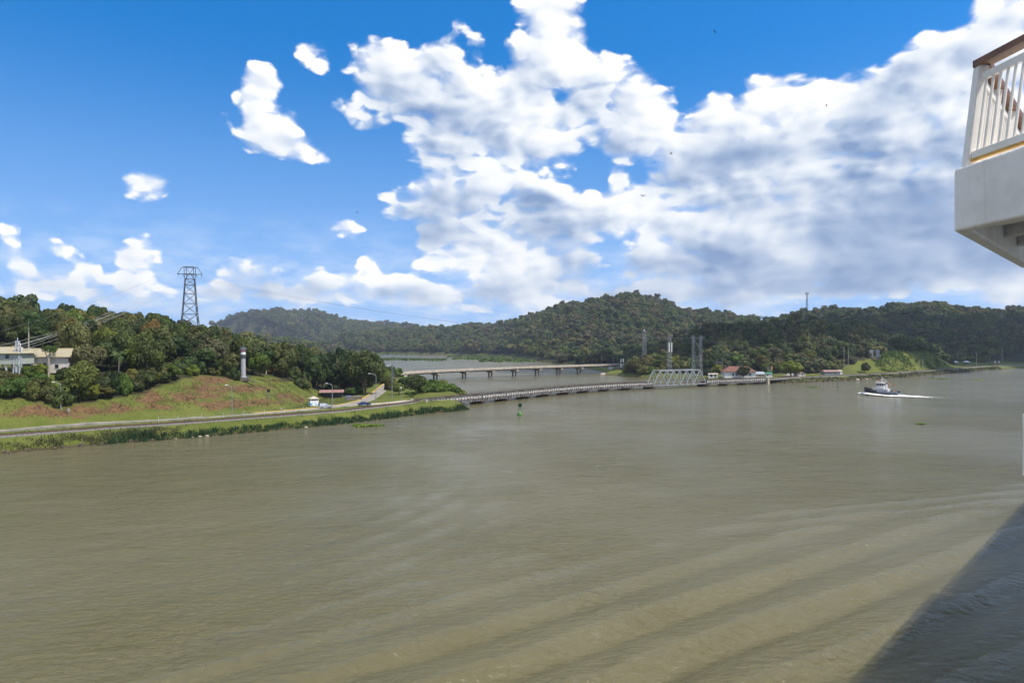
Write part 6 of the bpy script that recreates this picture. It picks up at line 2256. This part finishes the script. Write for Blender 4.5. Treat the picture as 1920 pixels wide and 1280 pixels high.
        P = np.stack([X, Y, rng.uniform(0.1, 1.0, n)], 1)
        nr = unit(rng.normal(size=(n, 3)) * 0.7 + np.array([0, 0, 0.8]))
        vv, ff = leaf_quads(P, nr, 2.6 * rng.uniform(0.5, 1.3, n), rng)
        me = np_mesh('marsh', vv, ff, M['mangrove'], {'tint': np.repeat(rng.uniform(0, 1, n), 4)})
        tag(link_mesh('marsh', me), lab, 'marsh', kind='stuff')


build_shore()

# ------------------------------------------------------------------ birds
for i, (u, v, y, s, lab) in enumerate(((1340, 60, 130, 1.0, 'black bird soaring high in the clear blue gap'), (1258, 288, 150, 1.0, 'black bird soaring in front of the grey cloud edge'), (1205, 367, 150, 1.2, 'black bird gliding below the gap between the clouds'), (1550, 198, 170, 1.0, 'tiny bird before the bright white cloud bank'), (670, 398, 170, 0.9, 'tiny bird in the open blue beside the small lone cloud'))):
    p = at(u, v, y)
    mb = MB()
    mb.lathe([(0.02, -0.34), (0.09, -0.2), (0.11, 0.0), (0.08, 0.22), (0.03, 0.36)], 8)
    vs = [(x, z, -y_) for x, y_, z in mb.v]
    mb.v = [(x, z_, y__) for x, z_, y__ in vs]
    for sd in (-1, 1):
        mb.add([(0, 0.12, 0.03), (sd * 0.40, 0.16, 0.16), (sd * 0.85, 0.02, 0.10), (sd * 0.82, -0.06, 0.10), (sd * 0.40, -0.12, 0.15), (0, -0.14, 0.02),
                (0, 0.12, 0.0), (sd * 0.40, 0.16, 0.13), (sd * 0.85, 0.02, 0.08), (sd * 0.82, -0.06, 0.08), (sd * 0.40, -0.12, 0.12), (0, -0.14, -0.01)],
               [(0, 1, 4, 5), (1, 2, 3, 4), (11, 10, 7, 6), (10, 9, 8, 7), (0, 6, 7, 1), (1, 7, 8, 2), (2, 8, 9, 3), (3, 9, 10, 4), (4, 10, 11, 5)])
    mb.add([(-0.05, -0.3, 0), (0.05, -0.3, 0), (0.12, -0.55, 0), (-0.12, -0.55, 0), (-0.05, -0.3, 0.03), (0.05, -0.3, 0.03), (0.12, -0.55, 0.02), (-0.12, -0.55, 0.02)], [(3, 2, 1, 0), (4, 5, 6, 7), (0, 1, 5, 4), (1, 2, 6, 5), (2, 3, 7, 6), (3, 0, 4, 7)])
    o = mb.build('bird', M['bird'], loc=p)
    o.rotation_euler = (R(20), R(35 - 20 * i), R(40 + 67 * i))
    o.scale = (s * 0.6, s * 0.6, s * 0.6)
    tag(o, lab, 'bird')

# ------------------------------------------------------------------ the ship we stand on
def ship():
    o = empty('cruise_ship', (0, 0, 0), 0, 'white cruise ship side with a railed bridge wing and teak handrail', 'ship')
    ax = Vector((math.sin(R(44)), math.cos(R(44)), 0))
    nl = Vector((-ax.y, ax.x, 0))                 # outboard
    side = -1.1                                   # the hull side passes just inboard of the viewer

    def P(s, off, z):
        v = ax * s + nl * off
        return (v.x, v.y, z)

    def slab(name, s0, s1, o0, o1, z0, z1, m):
        vs = [P(s0, o0, z0), P(s1, o0, z0), P(s1, o1, z0), P(s0, o1, z0), P(s0, o0, z1), P(s1, o0, z1), P(s1, o1, z1), P(s0, o1, z1)]
        return MB().add(vs, [(3, 2, 1, 0), (4, 5, 6, 7), (0, 1, 5, 4), (1, 2, 6, 5), (2, 3, 7, 6), (3, 0, 4, 7)]).build(name, m, o)
    slab('hull', -140, 190, side - 30, side, -4, 16, M['ship_white'])
    slab('superstructure', -130, 176, side - 29, side - 0.4, 16, 24.2, M['ship_white'])
    slab('upper_deckhouse', -130, 84, side - 28, side - 1.0, 24.2, 31.3, M['ship_white'])
    slab('top_deck', 84.2, 172, side - 27, side - 1.0, 24.2, 30.6, M['ship_white'])
    mb = MB()
    for k in range(90):
        s0 = -20 + k * 2.0
        z0 = 31.3 if s0 < 84 else 30.6
        mb.bar(P(s0, side - 1.15, z0 - 0.05), P(s0, side - 1.15, z0 + 1.1), 0.12)
    for z in (0.4, 0.75, 1.1):
        mb.bar(P(-20, side - 1.15, 31.3 + z), P(83.9, side - 1.15, 31.3 + z), 0.09)
        mb.bar(P(84.3, side - 1.15, 30.6 + z), P(158, side - 1.15, 30.6 + z), 0.09)
    mb.build('shadow_edge_railing', M['ship_white'], o)  # unseen railing added to break up the edge of the ship's shadow
    slab('balcony_floor', -3, 2.2, side - 0.2, 1.0, 24.28, 24.45, M['ship_white'])
    slab('lower_platform', 8.0, 11.0, side - 0.2, 1.012, 24.75, 25.33, M['ship_white'])
    # bridge wing: its near edge runs at a slant to the ship
    c = Vector(((1788 - 960) / FPX * 7.5, 7.5, 0))
    d1 = Vector((math.sin(R(-5.8)), math.cos(R(-5.8)), 0))      # along the near edge, outwards
    d2 = Vector((math.sin(R(43.5)), math.cos(R(43.5)), 0))      # along the outer edge
    zt, zb = CAM_H + (HOR - 318) / FPX * 7.5, CAM_H + (HOR - 435) / FPX * 7.5
    a, b = c - d1 * 3.4, c + d2 * 5.0
    e = b - nl * 2.9
    th = 0.10
    inn = Vector((d1.y, -d1.x, 0))
    in2 = Vector((d2.y, -d2.x, 0))

    def wall(name, p, q, n, z0, z1, t, m):
        vs = [(p.x, p.y, z0), (q.x, q.y, z0), (q.x + n.x * t, q.y + n.y * t, z0), (p.x + n.x * t, p.y + n.y * t, z0)]
        vs += [(x, y, z1) for x, y, _ in vs]
        ob = MB().add(vs, [(3, 2, 1, 0), (4, 5, 6, 7), (0, 1, 5, 4), (1, 2, 6, 5), (2, 3, 7, 6), (3, 0, 4, 7)]).build(name, m, o)
        bv = ob.modifiers.new('soft_edge', 'BEVEL')
        bv.width = 0.03
        bv.segments = 3
        return ob
    wall('wing_fascia', a, c, inn, zb, zt, 0.16, M['ship_white'])
    wall('wing_end_fascia', c + d2 * 0.02, b, in2, zb + 0.003, zt - 0.003, 0.16, M['ship_white'])
    poly = [c + inn * 0.1 + d2 * 0.05, b + in2 * 0.1, e, a + inn * 0.1]
    MB().prism([(v.x, v.y) for v in poly][::-1], zt - 0.20, zt - 0.06).build('wing_deck', M['ship_white'], o)
    mid = (c + b) / 2
    for k in range(1, 4):
        q0 = c + d2 * (1.1 * k) + in2 * 0.14
        wall('deck_beam', q0, q0 - d1 * 2.2, d2, zb + 0.16, zt - 0.2, 0.07, M['ship_white'])
    # railing leaning slightly inboard
    zr = CAM_H + (HOR - 305) / FPX * 7.62
    hr = 1.06
    ix, iy = (inn * 0.14), (in2 * 0.14)
    base = c + inn * 0.10 + in2 * 0.05 - d1 * 0.02

    def top(p, h):
        return Vector((p.x + in2.x * 0.09 * h + inn.x * 0.02 * h, p.y + in2.y * 0.09 * h, zt + h))
    for (dr, L, nm) in ((-d1, 3.2, 'near'), (d2, 4.7, 'outer')):
        f = lambda s, h: top(base + dr * s, h)
        MB().bar(f(-0.04, hr + 0.06), f(L, hr + 0.06), 0.15, 0.07).build('handrail', M['teak'], o)
        MB().bar(f(0, hr - 0.10), f(L, hr - 0.10), 0.04, 0.075).build('top_rail', M['ship_white'], o)
        MB().bar(f(0, 0.13), f(L, 0.13), 0.04, 0.075).build('bottom_rail', M['ship_white'], o)
        MB().bar(f(0.02, 0.075), f(L, 0.075), 0.05, 0.03).build('toe_strip', M['yellow_strip'], o)
        n = int(L / 0.095)
        for k in range(1, n):
            if k % 11 == 10:
                MB().bar(f(k * 0.095, -0.06), f(k * 0.095, hr + 0.03), 0.10, 0.06).build('rail_post', M['ship_white'], o)
            else:
                MB().tube([f(k * 0.095, 0.1), f(k * 0.095, hr - 0.1)], 0.0145, 8).build('baluster', M['ship_white'], o)
    MB().bar(top(base, -0.06), top(base, hr + 0.03), 0.11, 0.09).build('corner_post', M['ship_white'], o)
    return o


ship()


# ------------------------------------------------------------------ clouds placed out of view to throw shade on the far slopes
def shade_cloud(gx, gy, rx, ry, seed, label):
    rng = np.random.default_rng(seed)
    k = 900 / to_sun.z
    cx, cy = gx + to_sun.x * k, gy + to_sun.y * k
    bm = bmesh.new()
    for i in range(40):
        a, r = rng.uniform(0, 6.283), math.sqrt(rng.uniform())
        s = rng.uniform(0.28, 0.46) * ry * (1.15 - 0.5 * r)
        mt = Matrix.Translation((cx + rx * r * math.cos(a), cy + ry * r * math.sin(a), 900 + rng.uniform(0, 70) * (1 - r))) @ Matrix.Diagonal((1.5, 1.0, 0.62, 1))
        bmesh.ops.create_icosphere(bm, subdivisions=3, radius=s, matrix=mt)
    me = bpy.data.meshes.new('cloud')
    bm.to_mesh(me)
    bm.free()
    me.materials.append(mat('cloud_white', (0.8, 0.8, 0.8), 1.0, (0.75, 0.75, 0.76), 0.01, spec=0.0))
    me.polygons.foreach_set('use_smooth', np.ones(len(me.polygons), bool))
    tag(link_mesh('cloud', me), label, 'cloud', kind='stuff')


shade_cloud(640, 880, 360, 210, 77, 'large flat unseen cloud placed to shade the far hills')
shade_cloud(225, 672, 250, 105, 78, 'small flat unseen cloud placed to shade the wooded headland')


# ------------------------------------------------------------------ haze
def haze():
    m = bpy.data.materials.new('thin_haze')
    m.use_nodes = True
    q = NT(m.node_tree)
    m.node_tree.nodes.clear()
    v = q.n('ShaderNodeVolumePrincipled')
    v.inputs['Color'].default_value = (0.80, 0.88, 1.0, 1)
    v.inputs['Density'].default_value = 0.00009
    v.inputs['Anisotropy'].default_value = 0.3
    out = q.n('ShaderNodeOutputMaterial')
    q.link(v.outputs[0], out.inputs['Volume'])
    mb = MB()
    mb.box((0, 2000, 122), (10200, 6600, 256))
    o = tag(mb.build('haze', m), 'thin bluish haze filling the air over the river and hills', 'haze', kind='stuff')


haze()
